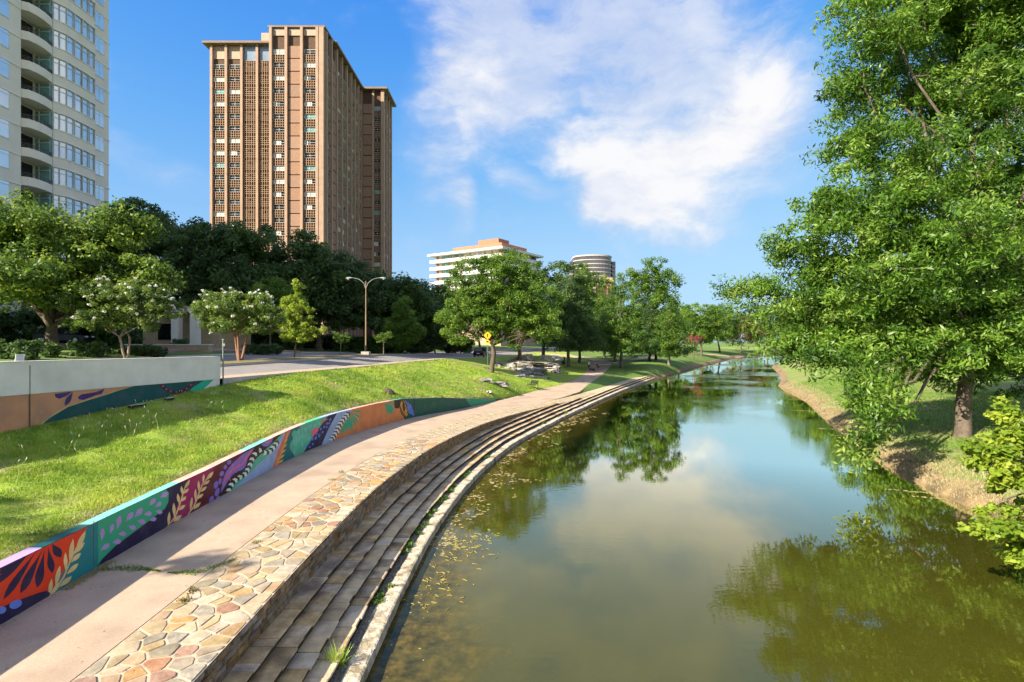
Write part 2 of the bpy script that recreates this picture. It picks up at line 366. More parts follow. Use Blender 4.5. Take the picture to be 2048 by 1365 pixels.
# lawn between path and steps / creek beyond
ysl = rows_near(60, 330)
lawnR = lambda y: np.where(np.asarray(y) < 92, CIf(y), np.minimum(Bf(y) - .02, Rf(y) - .05))
def lawn_z(T, Y, X):
    zl = zCf(Y) + (zPf(Y) - zCf(Y)) * np.interp(Y, [50, 68], [.1, 1]) - .01
    zr = np.where(Y < 90, zCf(Y) - .03, np.interp(Y, [90, 96], [.52, -.12]))
    prof = np.where(Y < 90, T, np.interp(np.clip((Y - 90) / 12, 0, 1), [0, 1], [0, 1]) * T ** 6 + (1 - np.clip((Y - 90) / 12, 0, 1)) * T)
    z = zl + (zr - zl) * prof + np.minimum(1, np.minimum(T, 1 - T) * 6) * (.14 * vnoise(X, Y, .4))
    return z
sheet('waterside_lawn', ysl, PRf, lawnR, lawn_z, 40, 'lawn')
def lawn_at(x, y):
    a, b = float(PRf(y)), float(lawnR(y)); t = min(1, max(0, (x - a) / max(b - a, .01)))
    return float(lawn_z(np.array([t]), np.array([y]), np.array([x]))[0])
sheet('lawn_beyond', rows_near(117.2, 330), Wf, PRf, lambda T, Y, X: zPf(Y) - .03 + .10 * vnoise(X, Y, .4) * np.minimum(1, np.minimum(T, 1 - T) * 5), 12, 'lawn')
# earth edge of the natural left bank
sheet('creek_edge', rows_near(91, 300), lambda y: lawnR(y) - 1.6 - .3 * vnoise(y, y * 0, .8), lambda y: lawnR(y) + .3 + .5 * vnoise(y, y * 0 + 4, .5),
      lambda T, Y, X: np.interp(T, [0, .35, .7, 1], [.62, .60, .2, -.25]) + .16 * vnoise(X, Y, 1.1), 10, 'dirt')
# street side
rs = rows_near(-16, 420)
sheet('sidewalk', rs, lambda y: Sf(y) - 1.7, lambda y: Sf(y), lambda T, Y, X: zSf(Y) + 0 * T, 3, 'sidewalk')
sheet('sidewalk_edge', rows_near(27.05, 200), lambda y: Sf(y) - .01, lambda y: Sf(y) + .015, lambda T, Y, X: zSf(Y) + .003 - .55 * (T > .6), 4, 'kerb')
sheet('road', rs, lambda y: Sf(y) - 7.0, lambda y: Sf(y) - 1.85, lambda T, Y, X: (zMf(Y) - .13) * (1 - T) + (zSf(Y) - .12) * T, 4, 'asphalt')
sheet('kerb', rs, lambda y: Sf(y) - 1.86, lambda y: Sf(y) - 1.69, lambda T, Y, X: zSf(Y) + .004 - .14 * (T < .1), 5, 'kerb')
sheet('median_strip', rs, lambda y: Sf(y) - 10.2, lambda y: Sf(y) - 6.85, lambda T, Y, X: zMf(Y) + .05 * np.sin(T * math.pi) + .03, 6, 'median_soil')
sheet('median_kerb', rs, lambda y: Sf(y) - 7.0, lambda y: Sf(y) - 6.82, lambda T, Y, X: zMf(Y) + .035 - .16 * (T > .9), 5, 'kerb')
sheet('far_road', rs, lambda y: Sf(y) - 19.0, lambda y: Sf(y) - 10.2, lambda T, Y, X: zMf(Y) - .10 + .25 * (1 - T), 4, 'asphalt')
def verge_z(T, Y, X):
    d = Sf(Y) - 19.0 - X
    return zMf(Y) + .25 + .1 * (d > .2) + np.clip(d / 30, 0, 1) * 1.2 + np.clip((d - 30) / 60, 0, 1) * 3 + .1 * vnoise(X, Y, .3)
sheet('far_kerb', rs, lambda y: Sf(y) - 19.2, lambda y: Sf(y) - 18.95, lambda T, Y, X: zMf(Y) + .30 + 0 * T - .18 * (T > .9), 5, 'kerb')
sheet('far_lawn', rs, lambda y: Sf(y) - 260, lambda y: Sf(y) - 19.1, verge_z, 60, 'lawn')
def verge_at(x, y): return float(verge_z(0, np.array([y]), np.array([x]))[0])
# right bank
def rb_z(T, Y, X):
    d = X - Rf(Y)
    z = np.interp(d, [-.6, 0, .5, 1.2, 3, 8, 20, 60, 300], [-.4, -.03, .35, .62, 1.15, 1.9, 2.6, 3.8, 6])
    return z + (d > .3) * (.12 * vnoise(X, Y, .5) + .10 * vnoise(X, Y, 1.6) * (d < 3))
tt = np.concatenate([np.linspace(0, .02, 12), np.linspace(.024, .12, 14), np.linspace(.15, 1, 14)])
rbs = rows_near(-16, 420)
def bank_sheet(name, ys, d0, d1, n, material):
    t = np.linspace(0, 1, n) ** 1.6
    T, Y = np.meshgrid(t, ys); D = d0(Y) + (d1(Y) - d0(Y)) * T; X = Rf(Y) + D; Z = rb_z(T, Y, X)
    V = np.stack([X, Y, Z], -1).reshape(-1, 3)
    i = np.arange((len(ys) - 1) * n).reshape(len(ys) - 1, n)[:, :-1].ravel()
    o = obj(name, mesh(name, V, np.stack([i, i + 1, i + n + 1, i + n], 1), material, True)); o['kind'] = 'structure'; return o
bank_sheet('bank_edge', rbs, lambda Y: -.5 + 0 * Y, lambda Y: 1.25 + 1.1 * vnoise(Y, Y * 0, .4) + .5 * vnoise(Y, Y * 0 + 3, 1.3), 14, 'dirt')
bank_sheet('right_bank', rbs, lambda Y: 1.25 + 1.1 * vnoise(Y, Y * 0, .4) + .5 * vnoise(Y, Y * 0 + 3, 1.3), lambda Y: 240 + 0 * Y, 40, 'bank_right')
def rbank_at(x, y): return float(rb_z(0, np.array([y]), np.array([x]))[0])

# ------------------------------------------------------------------ water
m = bpy.data.materials.new('creek_water'); m.use_nodes = True; t = m.node_tree
for n in list(t.nodes):
    if n.type != 'OUTPUT_MATERIAL': t.nodes.remove(n)
out = t.nodes['Material Output']
geo = N(t, 'ShaderNodeNewGeometry')
sx = N(t, 'ShaderNodeSeparateXYZ'); L(t, geo.outputs['Position'], sx.inputs[0])
at = N(t, 'ShaderNodeAttribute'); at.attribute_name = 'tint'      # 1 in the shallows along the steps, 0 in open water
n1 = N(t, 'ShaderNodeTexNoise'); n1.inputs['Scale'].default_value = .8; n1.inputs['Detail'].default_value = 8; n1.inputs['Roughness'].default_value = .65; L(t, geo.outputs['Position'], n1.inputs['Vector'])
n2 = N(t, 'ShaderNodeTexNoise'); n2.inputs['Scale'].default_value = 3.2; n2.inputs['Detail'].default_value = 8; n2.inputs['Roughness'].default_value = .7; L(t, geo.outputs['Position'], n2.inputs['Vector'])
deep = N(t, 'ShaderNodeValToRGB'); deep.color_ramp.elements[0].color = (.042, .043, .0055, 1); deep.color_ramp.elements[1].color = (.054, .055, .0075, 1)
L(t, n1.outputs[0], deep.inputs[0])
shal = N(t, 'ShaderNodeValToRGB'); e = shal.color_ramp.elements
e[0].position = .36; e[0].color = (.020, .017, .005, 1); e[1].position = .68; e[1].color = (.135, .10, .022, 1)
L(t, n2.outputs[0], shal.inputs[0])
fac = M(t, 'MULTIPLY_ADD', M(t, 'SUBTRACT', n1.outputs[0], .5), 1.6, at.outputs['Fac'], clamp=True)
fac = M(t, 'MULTIPLY', fac, M(t, 'GREATER_THAN', at.outputs['Fac'], .001))
mixc = N(t, 'ShaderNodeMix'); mixc.data_type = 'RGBA'; L(t, fac, mixc.inputs[0]); L(t, deep.outputs[0], mixc.inputs[6]); L(t, shal.outputs[0], mixc.inputs[7])
dif = N(t, 'ShaderNodeBsdfDiffuse'); L(t, mixc.outputs[2], dif.inputs[0])
gl = N(t, 'ShaderNodeBsdfGlossy'); gl.inputs['Roughness'].default_value = .004; gl.inputs['Color'].default_value = (1, .97, .78, 1)
# ripples: fine chop in wind patches, stronger far up the creek
wv = N(t, 'ShaderNodeTexNoise'); wv.inputs['Scale'].default_value = 2.6; wv.inputs['Detail'].default_value = 3
mp = N(t, 'ShaderNodeMapping'); mp.inputs['Scale'].default_value = (1, 2.2, 1); L(t, geo.outputs['Position'], mp.inputs[0]); L(t, mp.outputs[0], wv.inputs['Vector'])
wp = N(t, 'ShaderNodeTexNoise'); wp.inputs['Scale'].default_value = .07; wp.inputs['Detail'].default_value = 3; L(t, geo.outputs['Position'], wp.inputs['Vector'])
patch = M(t, 'MULTIPLY', M(t, 'SUBTRACT', wp.outputs[0], .50), 9, clamp=True)
farw = N(t, 'ShaderNodeMapRange'); farw.inputs['From Min'].default_value = 35; farw.inputs['From Max'].default_value = 90; L(t, sx.outputs[1], farw.inputs['Value'])
amp = M(t, 'MULTIPLY_ADD', M(t, 'MULTIPLY', patch, M(t, 'MULTIPLY_ADD', farw.outputs[0], .016, .003)), 1.0, .0005)
bp = N(t, 'ShaderNodeBump'); bp.inputs['Strength'].default_value = 1.0
L(t, amp, bp.inputs['Distance']); L(t, wv.outputs[0], bp.inputs['Height']); L(t, bp.outputs[0], gl.inputs['Normal'])
fr = N(t, 'ShaderNodeFresnel'); fr.inputs['IOR'].default_value = 1.34; L(t, bp.outputs[0], fr.inputs['Normal'])
ms = N(t, 'ShaderNodeMixShader'); L(t, M(t, 'MULTIPLY', M(t, 'MULTIPLY_ADD', M(t, 'POWER', fr.outputs[0], 1.7), 7.0, .045, clamp=True), M(t, 'MULTIPLY_ADD', fac, -.55, 1.0)), ms.inputs[0]); L(t, dif.outputs[0], ms.inputs[1]); L(t, gl.outputs[0], ms.inputs[2])
L(t, ms.outputs[0], out.inputs[0]); MATS['creek_water'] = m
ysw = rows_near(-16, 300); nT = 60; tw = np.linspace(0, 1, nT) ** 1.7
T, Y = np.meshgrid(tw, ysw); XA = Bf(Y) - .25; XB = np.maximum(Rf(Y) + .5, XA + .5); X = XA + (XB - XA) * T
shallow = np.clip(1 - (X - Bf(Y)) / np.interp(Y, [-16, 10, 14, 20, 30, 45, 60], [3.4, 3.2, 2.2, 2.2, 3.6, 4.2, 1.6]), 0, 1) ** .8
V = np.stack([X, Y, 0 * X], -1).reshape(-1, 3); i = np.arange((len(ysw) - 1) * nT).reshape(len(ysw) - 1, nT)[:, :-1].ravel()
wo_ = obj('water', mesh('water', V, np.stack([i, i + 1, i + nT + 1, i + nT], 1), 'creek_water', False, shallow.ravel())); wo_['kind'] = 'structure'

# ------------------------------------------------------------------ footpath: cast slabs
path = empty('footpath'); path['kind'] = 'structure'
cuts = [-14, -7, -1, 5, 12.25, 18.4, 24.6, 31, 37.5, 44, 50.5, 57, 63, 70, 78, 86, 94, 102, 110, 118]
for a, b in zip(cuts[:-1], cuts[1:]):
    ys = np.linspace(a + .012, b - .012, max(4, int((b - a) / .8)))
    xl, xr = Wf(ys) - .02, PRf(ys) - .015
    V = [(x, y, z) for x, y, z in zip(xl, ys, zPf(ys))] + [(x, y, z) for x, y, z in zip(xr, ys, zCf(ys) + (zPf(ys) - zCf(ys)) * np.interp(ys, [50, 68], [.1, 1]))]
    n = len(ys); V += [(x, y, z - .15) for x, y, z in V]
    Fc = [(i, n + i, n + i + 1, i + 1) for i in range(n - 1)]
    Fc += [(2 * n + i, i, i + 1, 2 * n + i + 1) for i in range(n - 1)] + [(n + i, 3 * n + i, 3 * n + i + 1, n + i + 1) for i in range(n - 1)]
    Fc += [(0, 2 * n, 3 * n, n), (n - 1, 2 * n - 1, 4 * n - 1, 3 * n - 1)]
    obj('slab', mesh('slab', V, Fc, 'path_concrete'), path)
# bed under the slabs
sheet('path_bed', rows_near(-16, 122), lambda y: Wf(y) - .1, lambda y: PRf(y) + .05, lambda T, Y, X: np.minimum(zPf(Y), np.where(Y < 70, zCf(Y), 9)) - .05 + 0 * T, 3, 'dirt')
# worn spur of the path up to the street
def ribbon(name, pts, w, zf, material, lift=.03, n=30):
    pts = np.array(pts, float); d = np.concatenate([[0], np.cumsum(np.hypot(*np.diff(pts, axis=0).T))]); s = np.linspace(0, d[-1], n)
    P = np.stack([np.interp(s, d, pts[:, 0]), np.interp(s, d, pts[:, 1])], 1); k = np.ones(5) / 5
    for c in range(2):
        P[2:-2, c] = np.convolve(P[:, c], k, mode='valid')
    g = np.gradient(P, axis=0); g /= np.hypot(g[:, 0], g[:, 1])[:, None]; nn = np.stack([-g[:, 1], g[:, 0]], 1)
    A, Bb = P + nn * w / 2, P - nn * w / 2
    V = [(x, y, zf(x, y) + lift) for x, y in A] + [(x, y, zf(x, y) + lift) for x, y in Bb]
    V += [(x, y, z - .6) for x, y, z in V]
    Fc = [(i, n + i, n + i + 1, i + 1) for i in range(n - 1)] + [(2 * n + i, i, i + 1, 2 * n + i + 1) for i in range(n - 1)] + [(n + i, 3 * n + i, 3 * n + i + 1, n + i + 1) for i in range(n - 1)]
    o = obj(name, mesh(name, V, Fc, material)); o['kind'] = 'structure'; return o
def gz(x, y): return bank_at(x, y) if x < float(Wf(y)) else lawn_at(x, y)
ribbon('path_spur', [(19.4, 116), (19.6, 124), (17, 133), (12.5, 142), (8, 148)], 3.4, lambda x, y: gz(x, y), 'path_concrete', .07)
ribbon('path_branch', [(20, 112), (26, 122), (36, 140), (52, 170), (76, 205), (100, 235)], 2.2, lambda x, y: lawn_at(x, y), 'path_concrete', .07, 60)
# ------------------------------------------------------------------ stone terrace: flagged coping, dry-laid face, steps, ledge
def clip(poly, nx, ny, c):      # keep nx*x+ny*y <= c
    out = []
    for i in range(len(poly)):
        p, q = poly[i], poly[(i + 1) % len(poly)]
        a, b = nx * p[0] + ny * p[1] - c, nx * q[0] + ny * q[1] - c
        if a <= 0: out.append(p)
        if (a < 0 < b) or (b < 0 < a):
            s = a / (a - b); out.append((p[0] + (q[0] - p[0]) * s, p[1] + (q[1] - p[1]) * s))
    return out
def chamfer(poly, f=.22):
    out = []
    n = len(poly)
    for i in range(n):
        p, q, r = poly[i - 1], poly[i], poly[(i + 1) % n]
        out.append((q[0] + (p[0] - q[0]) * f, q[1] + (p[1] - q[1]) * f)); out.append((q[0] + (r[0] - q[0]) * f, q[1] + (r[1] - q[1]) * f))
    return out
def stone_prism(poly3, up, h, dep=.05):     # top outline proud by h, small bevel, skirt
    P = [Vector(p) for p in poly3]; c = sum(P, Vector()) / len(P); n = len(P)
    top = [p + (c - p) * .07 + up * h for p in P]; mid = [p + up * (h - .012) for p in P]; bot = [p - up * dep for p in P]
    V = top + mid + bot
    Fc = [tuple(range(n))]
    for i in range(n):
        j = (i + 1) % n
        Fc += [(n + i, n + j, j, i), (2 * n + i, 2 * n + j, n + j, n + i)]
    return V, Fc
UP = Vector((0, 0, 1))
terrace = empty('stone_retaining_wall', (-4.7, 12, .5), 0, 'long curved flagstone topped retaining wall beside the pink path', 'retaining wall')
def local(V, o): return [Vector(v) - Vector(o) for v in V]
T0 = (-4.7, 12, .5)
# mortar bed of the coping
ys = rows_near(-14, 96); n = 5
V, Fc = [], []
for y in ys:
    for k in range(n):
        x, yy = edge_pt(y, wCOf(y) + copf(y) * k / (n - 1)); V.append((float(x), float(yy), float(zCf(y)) - .006))
V = local(V, T0); Fc = [(i * n + k, i * n + k + 1, (i + 1) * n + k + 1, (i + 1) * n + k) for i in range(len(ys) - 1) for k in range(n - 1)]
obj('mortar_bed', mesh('mortar_bed', V, Fc, 'coping_mortar', True), terrace)
# irregular flags (Voronoi cells in strip coordinates)
fl = []
y = 6.5; pts = []
while y < 62:
    sz = np.interp(y, [6, 30, 62], [.40, .42, .55])
    k = max(2, int(round(float(copf(y)) / sz)))
    for j in range(k):
        pts.append((y + rng.uniform(-.46, .46) * sz, (j + .5 + rng.uniform(-.48, .48)) / k * float(copf(y))))
    y += sz * rng.uniform(.75, 1.0)
pts = np.array(pts)
for i, (py, pt) in enumerate(pts):
    w = float(copf(py)); cell = [(py - 1.2, .02), (py + 1.2, .02), (py + 1.2, w - .02), (py - 1.2, w - .02)]
    d = np.hypot(pts[:, 0] - py, pts[:, 1] - pt)
    for j in np.argsort(d)[1:16]:
        qx, qy = pts[j]; nx, ny = qx - py, qy - pt; l = math.hypot(nx, ny); nx /= l; ny /= l
        cell = clip(cell, nx, ny, nx * (py + qx) / 2 + ny * (pt + qy) / 2 - rng.uniform(.008, .028))
        if len(cell) < 3: break
    if len(cell) < 3: continue
    ar = abs(sum(cell[a][0] * cell[(a + 1) % len(cell)][1] - cell[(a + 1) % len(cell)][0] * cell[a][1] for a in range(len(cell)))) / 2
    if ar < .012: continue
    cell = chamfer(cell, rng.uniform(.06, .16))
    P = []
    for (cy, ct) in cell:
        x, yy = edge_pt(cy, float(wCOf(cy)) + ct); P.append((float(x), float(yy), float(zCf(cy)) - .006))
    V, Fc = stone_prism(P, UP, .010 + rng.uniform(0, .010), .02)
    fl.append((py, local(V, T0), Fc, ['flag_tan', 'flag_tan', 'flag_tan', 'flag_tan', 'flag_grey', 'flag_grey', 'flag_orange', 'flag_orange', 'flag_orange', 'flag_red'][rng.integers(10)] if rng.random() < .9 else 'flag_tan'))
fl.sort(key=lambda a: a[0])
rest = MB()
for i, (py, V, Fc, mt) in enumerate(fl):
    if i < 300: obj('flagstone', mesh('flagstone', V, Fc, mt), terrace)
    else: rest.add(V, Fc)
if rest.v: rest.obj('far_flagstones', 'flag_tan', terrace)['kind'] = 'stuff'
# core of the face
Z_A = .92
V, Fc = [], []
ysf = rows_near(-14, 58)
for y in ysf:
    w = float(wCOf(y)); 
    for (o, z) in ((w + .05, float(zCf(y)) - .02), (w + .03, .1)):
        x, yy = edge_pt(y, o); V.append((float(x), float(yy), z))
V = local(V, T0); Fc = [(2 * i, 2 * i + 1, 2 * i + 3, 2 * i + 2) for i in range(len(ysf) - 1)]
obj('core', mesh('core', V, Fc, 'joint_dark'), terrace)
# face stones in rough courses
fs = []
z = Z_A - .02; course = 0
while z < 1.62:
    h = rng.uniform(.07, .15); y = 6.5 + rng.uniform(0, .3)
    while y < 50:
        ln_ = rng.uniform(.16, .50) * (1.25 if y > 30 else 1)
        zt = min(z + h, float(zCf(y)) - .012)
        if zt - z > .03:
            pr = rng.uniform(.0, .05) + (.03 if zt > float(zCf(y)) - .06 else 0)
            P = []
            for (yy_, oo, zz) in ((y, 0, z), (y + ln_ - .018, 0, z), (y + ln_ - .018, 0, zt - .012), (y, 0, zt - .012)):
                x, y2 = edge_pt(yy_, float(wCOf(yy_)) + .05); P.append(Vector((float(x), float(y2), zz)))
            nn = Vector((-float(nLxf(y)), -float(nLyf(y)), 0))
            c = sum(P, Vector()) / 4
            jit = [Vector((0, 0, rng.uniform(-.01, .01))) for _ in P]
            front = [p + (c - p) * .10 + nn * (pr + rng.uniform(0, .012)) + j for p, j in zip(P, jit)]
            V = front + P
            Fc = [(0, 1, 2, 3)] + [(4 + a, 4 + (a + 1) % 4, (a + 1) % 4, a) for a in range(4)]
            fs.append((y, local(V, T0), Fc))
        y += ln_
    z += h
fs.sort(key=lambda a: a[0]); rest = MB()
for i, (py, V, Fc) in enumerate(fs):
    if i < 300: obj('face_stone', mesh('face_stone', V, Fc, 'wall_stone'), terrace)
    else: rest.add(V, Fc)
rest.obj('far_face_stones', 'wall_stone', terrace)['kind'] = 'stuff'

steps = empty('creek_steps', (-3.5, 12, .1), 0, 'four long curving stone steps running down to the green creek', 'steps')
S0 = (-3.5, 12, .1)
TZ = [.41, .58, .75, .92]
nst = 0
for k in range(4):              # 0 lowest
    o0 = LEDGE + k * TREAD; zt = TZ[k]
    y_end = 95.5 if k < 2 else (56.5 if k == 2 else 50)
    # joint mortar of the step, one per step
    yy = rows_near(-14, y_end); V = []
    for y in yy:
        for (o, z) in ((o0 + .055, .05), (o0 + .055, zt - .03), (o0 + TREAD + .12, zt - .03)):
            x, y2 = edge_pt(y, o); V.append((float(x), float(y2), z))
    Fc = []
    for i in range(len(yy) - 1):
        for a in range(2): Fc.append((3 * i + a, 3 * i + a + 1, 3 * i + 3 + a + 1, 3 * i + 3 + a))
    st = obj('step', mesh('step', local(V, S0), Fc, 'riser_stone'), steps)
    y = 6.6 + rng.uniform(0, .3); far = MB(); cnt = 0
    while y < y_end - .3:
        ln_ = rng.uniform(.24, .70) * (1 if y < 24 else 2.0)
        g = .016
        dz, de = rng.uniform(-.009, .009), rng.uniform(-.028, .02)
        V = []
        for (ya, yb) in ((y, y + ln_ - g),):
            ns = 2 if ln_ < .9 else 3
            for s in range(ns):
                q = ya + (yb - ya) * s / (ns - 1); e2 = de + rng.uniform(-.016, .016)
                for (o, z) in ((o0 + e2 + .010, zt - .04), (o0 + e2 - .004, zt - .016 + dz), (o0 + e2 + .018, zt + dz), (o0 + TREAD + .06, zt + dz * .5 - .002)):
                    x, y2 = edge_pt(q, o); V.append((float(x), float(y2), z))
        Fc = [(4 * i + a, 4 * i + a + 1, 4 * i + 5 + a, 4 * i + 4 + a) for i in range(ns - 1) for a in range(3)]
        Fc += [(3, 2, 1, 0), tuple(4 * (ns - 1) + a for a in range(4))]
        mt = 'step_stone' if (k >= 2 or rng.random() < .25) else 'step_pale'
        V = local(V, S0)
        if cnt < 72: obj('tread_stone', mesh('tread_stone', V, Fc, mt), st)
        else: far.add(V, Fc)
        cnt += 1; y += ln_
    if far.v: far.obj('far_tread_stones', 'step_stone' if k >= 2 else 'step_pale', st)['kind'] = 'stuff'
# ledge at the waterline: rough pale slabs, littered gutter behind them
yy = rows_near(-14, 96); V = []; n = 7
for y in yy:
    for a in range(n):
        o = [0.0, .0, .03, .18, .32, .42, LEDGE + .06][a]; z = [-.3, .17, .22, .225, .22, .205, .20][a]
        x, y2 = edge_pt(y, o + (.02 * float(vnoise(y, a, 2.3)) if a < 3 else 0)); V.append((float(x), float(y2), z + .02 * float(vnoise(y * 3, a * 2.1, .9))))
Fc = [(i * n + a, i * n + a + 1, (i + 1) * n + a + 1, (i + 1) * n + a) for i in range(len(yy) - 1) for a in range(n - 1)]
led = obj('ledge', mesh('ledge', local(V, S0), Fc, 'ledge_stone', False), steps)
y = 7.0; cnt = 0; far = MB()
while y < 90:
    ln_ = rng.uniform(.45, 1.1) * (1 if y < 30 else 1.8); dz = rng.uniform(.0, .03)
    V = []; a0, a1 = -.015 + rng.uniform(-.02, .015), rng.uniform(.34, .44)
    for q in (y, y + ln_ - .02):
        for (o, z) in ((a0, .02), (a0 + .005, .225 + dz), (a0 + .05, .242 + dz), (a1, .238 + dz * .6), (a1 + .03, .19)):
            x, y2 = edge_pt(q, o + rng.uniform(-.012, .012)); V.append((float(x), float(y2), z))
    Fc = [(a, a + 1, 6 + a, 5 + a) for a in range(4)] + [(4, 3, 2, 1, 0), (5, 6, 7, 8, 9)]
    if cnt < 60: obj('ledge_slab', mesh('ledge_slab', local(V, S0), Fc, 'ledge_stone'), led)
    else: far.add(local(V, S0), Fc)
    cnt += 1; y += ln_
far.obj('far_ledge_slabs', 'ledge_stone', led)['kind'] = 'stuff'
yy = rows_near(7, 60); V = []
for y in yy:
    for o, z in ((LEDGE - .16 - .12 * abs(float(vnoise(y, 7, 1.1))), .232), (LEDGE + .012, .255)):
        x, y2 = edge_pt(y, o); V.append((float(x), float(y2), z + .015))
obj('leaf_litter', mesh('leaf_litter', local(V, S0), [(2 * i, 2 * i + 1, 2 * i + 3, 2 * i + 2) for i in range(len(yy) - 1)], 'litter'), led)

# ------------------------------------------------------------------ painted walls
def paint(name, rgb, rough=.55):
    c = srgb(*rgb); return mat('paint_' + name, tuple(v * .9 for v in c), tuple(min(1, v * 1.06) for v in c), 2.2, rough, .003, 30, spec=.3, c3=tuple(v * .72 + .03 for v in c), scale3=1.6, speck=.18, sscale=25)
PAL = dict(navy=(38, 26, 66), red=(228, 62, 22), teal=(28, 130, 132), green=(52, 168, 124), fern=(178, 150, 205), magenta=(164, 28, 92), maroon=(98, 18, 34), cream=(238, 206, 138),
           lilac=(132, 116, 198), pink=(240, 104, 130), brown=(52, 32, 20), white=(232, 232, 218), mint=(92, 190, 148), pale=(160, 180, 212), salmon=(232, 122, 96), gold=(246, 176, 66), dteal=(16, 112, 110),
           orange=(222, 134, 74), dgreen=(16, 88, 68), bgreen=(24, 148, 108), aqua=(126, 196, 182), peach=(244, 178, 160), blue=(104, 132, 216), sea=(92, 178, 150),
           warm=(204, 146, 108), sandline=(206, 178, 120), deepteal=(14, 78, 80), jade=(30, 176, 140), purple=(66, 44, 112), plum=(74, 22, 44))
for k, v in PAL.items(): paint(k, v)
mat('concrete', (.70, .675, .60), (.79, .765, .68), 1.4, .9, .003, 40, c3=(.60, .58, .52), scale3=.5, speck=.12, sscale=20)
mat('concrete_cap', (.66, .64, .58), (.74, .71, .64), 1.4, .9)
class PaintedWall:
    """face along a plan curve; px_pt turns a photo pixel on that face into a point just off it"""
    def __init__(s, fx, y0, y1, base, top):
        s.fx, s.base, s.top = fx, base, top
        s.ys = np.linspace(y0, y1, 1200); s.px = 1024 + fx(s.ys) / s.ys * F
        s.g = np.gradient(fx(s.ys), s.ys)
    def y_of(s, px): return float(np.interp(px, s.px, s.ys))
    def pt(s, px, z, off):
        y = s.y_of(px); g = float(np.interp(y, s.ys, s.g)); l = math.hypot(1, g)
        return (float(s.fx(y)) + off / l, y - off * g / l, z)
    def px_pt(s, px, py, off):
        y = s.y_of(px); z = CAMZ + (682 - py) / F * y
        return s.pt(px, min(max(z, float(s.base(y)) + .004), float(s.top(y)) - .004), off)
    def zone(s, name, m_, bl, br, o, parent, off=.003, n=24, lo=None, hi=None):
        vv = np.linspace(0, 1, 9); V = []
        for u in np.linspace(0, 1, n):
            for v in vv:
                px = np.interp(v, *bl) * (1 - u) + np.interp(v, *br) * u; y = s.y_of(px)
                b = float(s.base(y)) if lo is None else lo(y); t_ = float(s.top(y)) - .003 if hi is None else hi(y)
                V.append(s.pt(px, b + (t_ - b) * v, off))
        k = len(vv)
        return obj(name, mesh(name, local(V, o), [(i * k + a, (i + 1) * k + a, (i + 1) * k + a + 1, i * k + a + 1) for i in range(n - 1) for a in range(k - 1)], 'paint_' + m_), parent)
    def polys(s, name, m_, polys, o, parent, off=.006):
        mb = MB()
        for p in polys:
            V = [s.px_pt(x, y, off) for x, y in p]
            a = sum(p[i][0] * p[(i + 1) % len(p)][1] - p[(i + 1) % len(p)][0] * p[i][1] for i in range(len(p)))
            mb.add(local(V if a < 0 else V[::-1], o), [tuple(range(len(p)))])
        return mb.obj(name, 'paint_' + m_, parent)
def leafp(x0, y0, x1, y1, w, n=6, bias=.55):    # leaf / petal outline from base to tip
    dx, dy = x1 - x0, y1 - y0; l = math.hypot(dx, dy); nx, ny = -dy / l, dx / l
    f = [0] + [math.sin(math.pi * (t ** (math.log(.5) / math.log(bias)))) for t in np.linspace(0, 1, n + 1)[1:-1]] + [0]
    ts = np.linspace(0, 1, n + 1)
    a = [(x0 + dx * t + nx * w / 2 * q, y0 + dy * t + ny * w / 2 * q) for t, q in zip(ts, f)]
    b = [(x0 + dx * t - nx * w / 2 * q, y0 + dy * t - ny * w / 2 * q) for t, q in zip(ts, f)]
    return a + b[::-1][1:-1]
def oval(x, y, a, b, tilt=0, n=10):
    c, s = math.cos(R(tilt)), math.sin(R(tilt))
    return [(x + a * math.cos(t) * c - b * math.sin(t) * s, y + a * math.cos(t) * s + b * math.sin(t) * c) for t in np.linspace(0, 2 * math.pi, n, endpoint=False)]
def band(pts, w):
    P = np.array(pts, float); g = np.gradient(P, axis=0); g /= np.hypot(g[:, 0], g[:, 1])[:, None]; nn = np.stack([-g[:, 1], g[:, 0]], 1)
    w = np.asarray(w, float).reshape(-1, 1) if hasattr(w, '__len__') else w
    return [[tuple(P[i] + nn[i] * (w if np.isscalar(w) else w[i]) / 2), tuple(P[i + 1] + nn[i + 1] * (w if np.isscalar(w) else w[i + 1]) / 2), tuple(P[i + 1] - nn[i + 1] * (w if np.isscalar(w) else w[i + 1]) / 2), tuple(P[i] - nn[i] * (w if np.isscalar(w) else w[i]) / 2)] for i in range(len(P) - 1)]
Z6 = lambda x, y: (x * .2345, 940 + y * .2345)
Z7 = lambda x, y: (300 + x * .1758, 840 + y * .1758)
Z8 = lambda x, y: (600 + x * .2002, 770 + y * .2002)
def zm(Z, P): return [Z(*p) for p in P]

mural = empty('mural_wall', (-9.3, 12, 1.6), 0, 'low curved wall with colourful painted plant mural along the path', 'mural wall')
O = (-9.3, 12, 1.6)
topW = lambda y: zPf(y) + hWf(y)
ys = rows_near(-12, 54.5); V = []
for y in ys:
    x, zt, zb = float(Wf(y)), float(topW(y)), float(zPf(y)) - .3
    for (dx, z) in ((0, zb), (0, zt - .015), (-.015, zt), (-WT + .015, zt), (-WT, zt - .015), (-WT, zb)): V.append((x + dx, y, z))
Fc = [(i * 6 + a, (i + 1) * 6 + a, (i + 1) * 6 + a + 1, i * 6 + a + 1) for i in range(len(ys) - 1) for a in range(5)] + [tuple(range((len(ys) - 1) * 6, len(ys) * 6))]
obj('wall_body', mesh('wall_body', local(V, O), [f[::-1] for f in Fc], 'paint_navy'), mural)
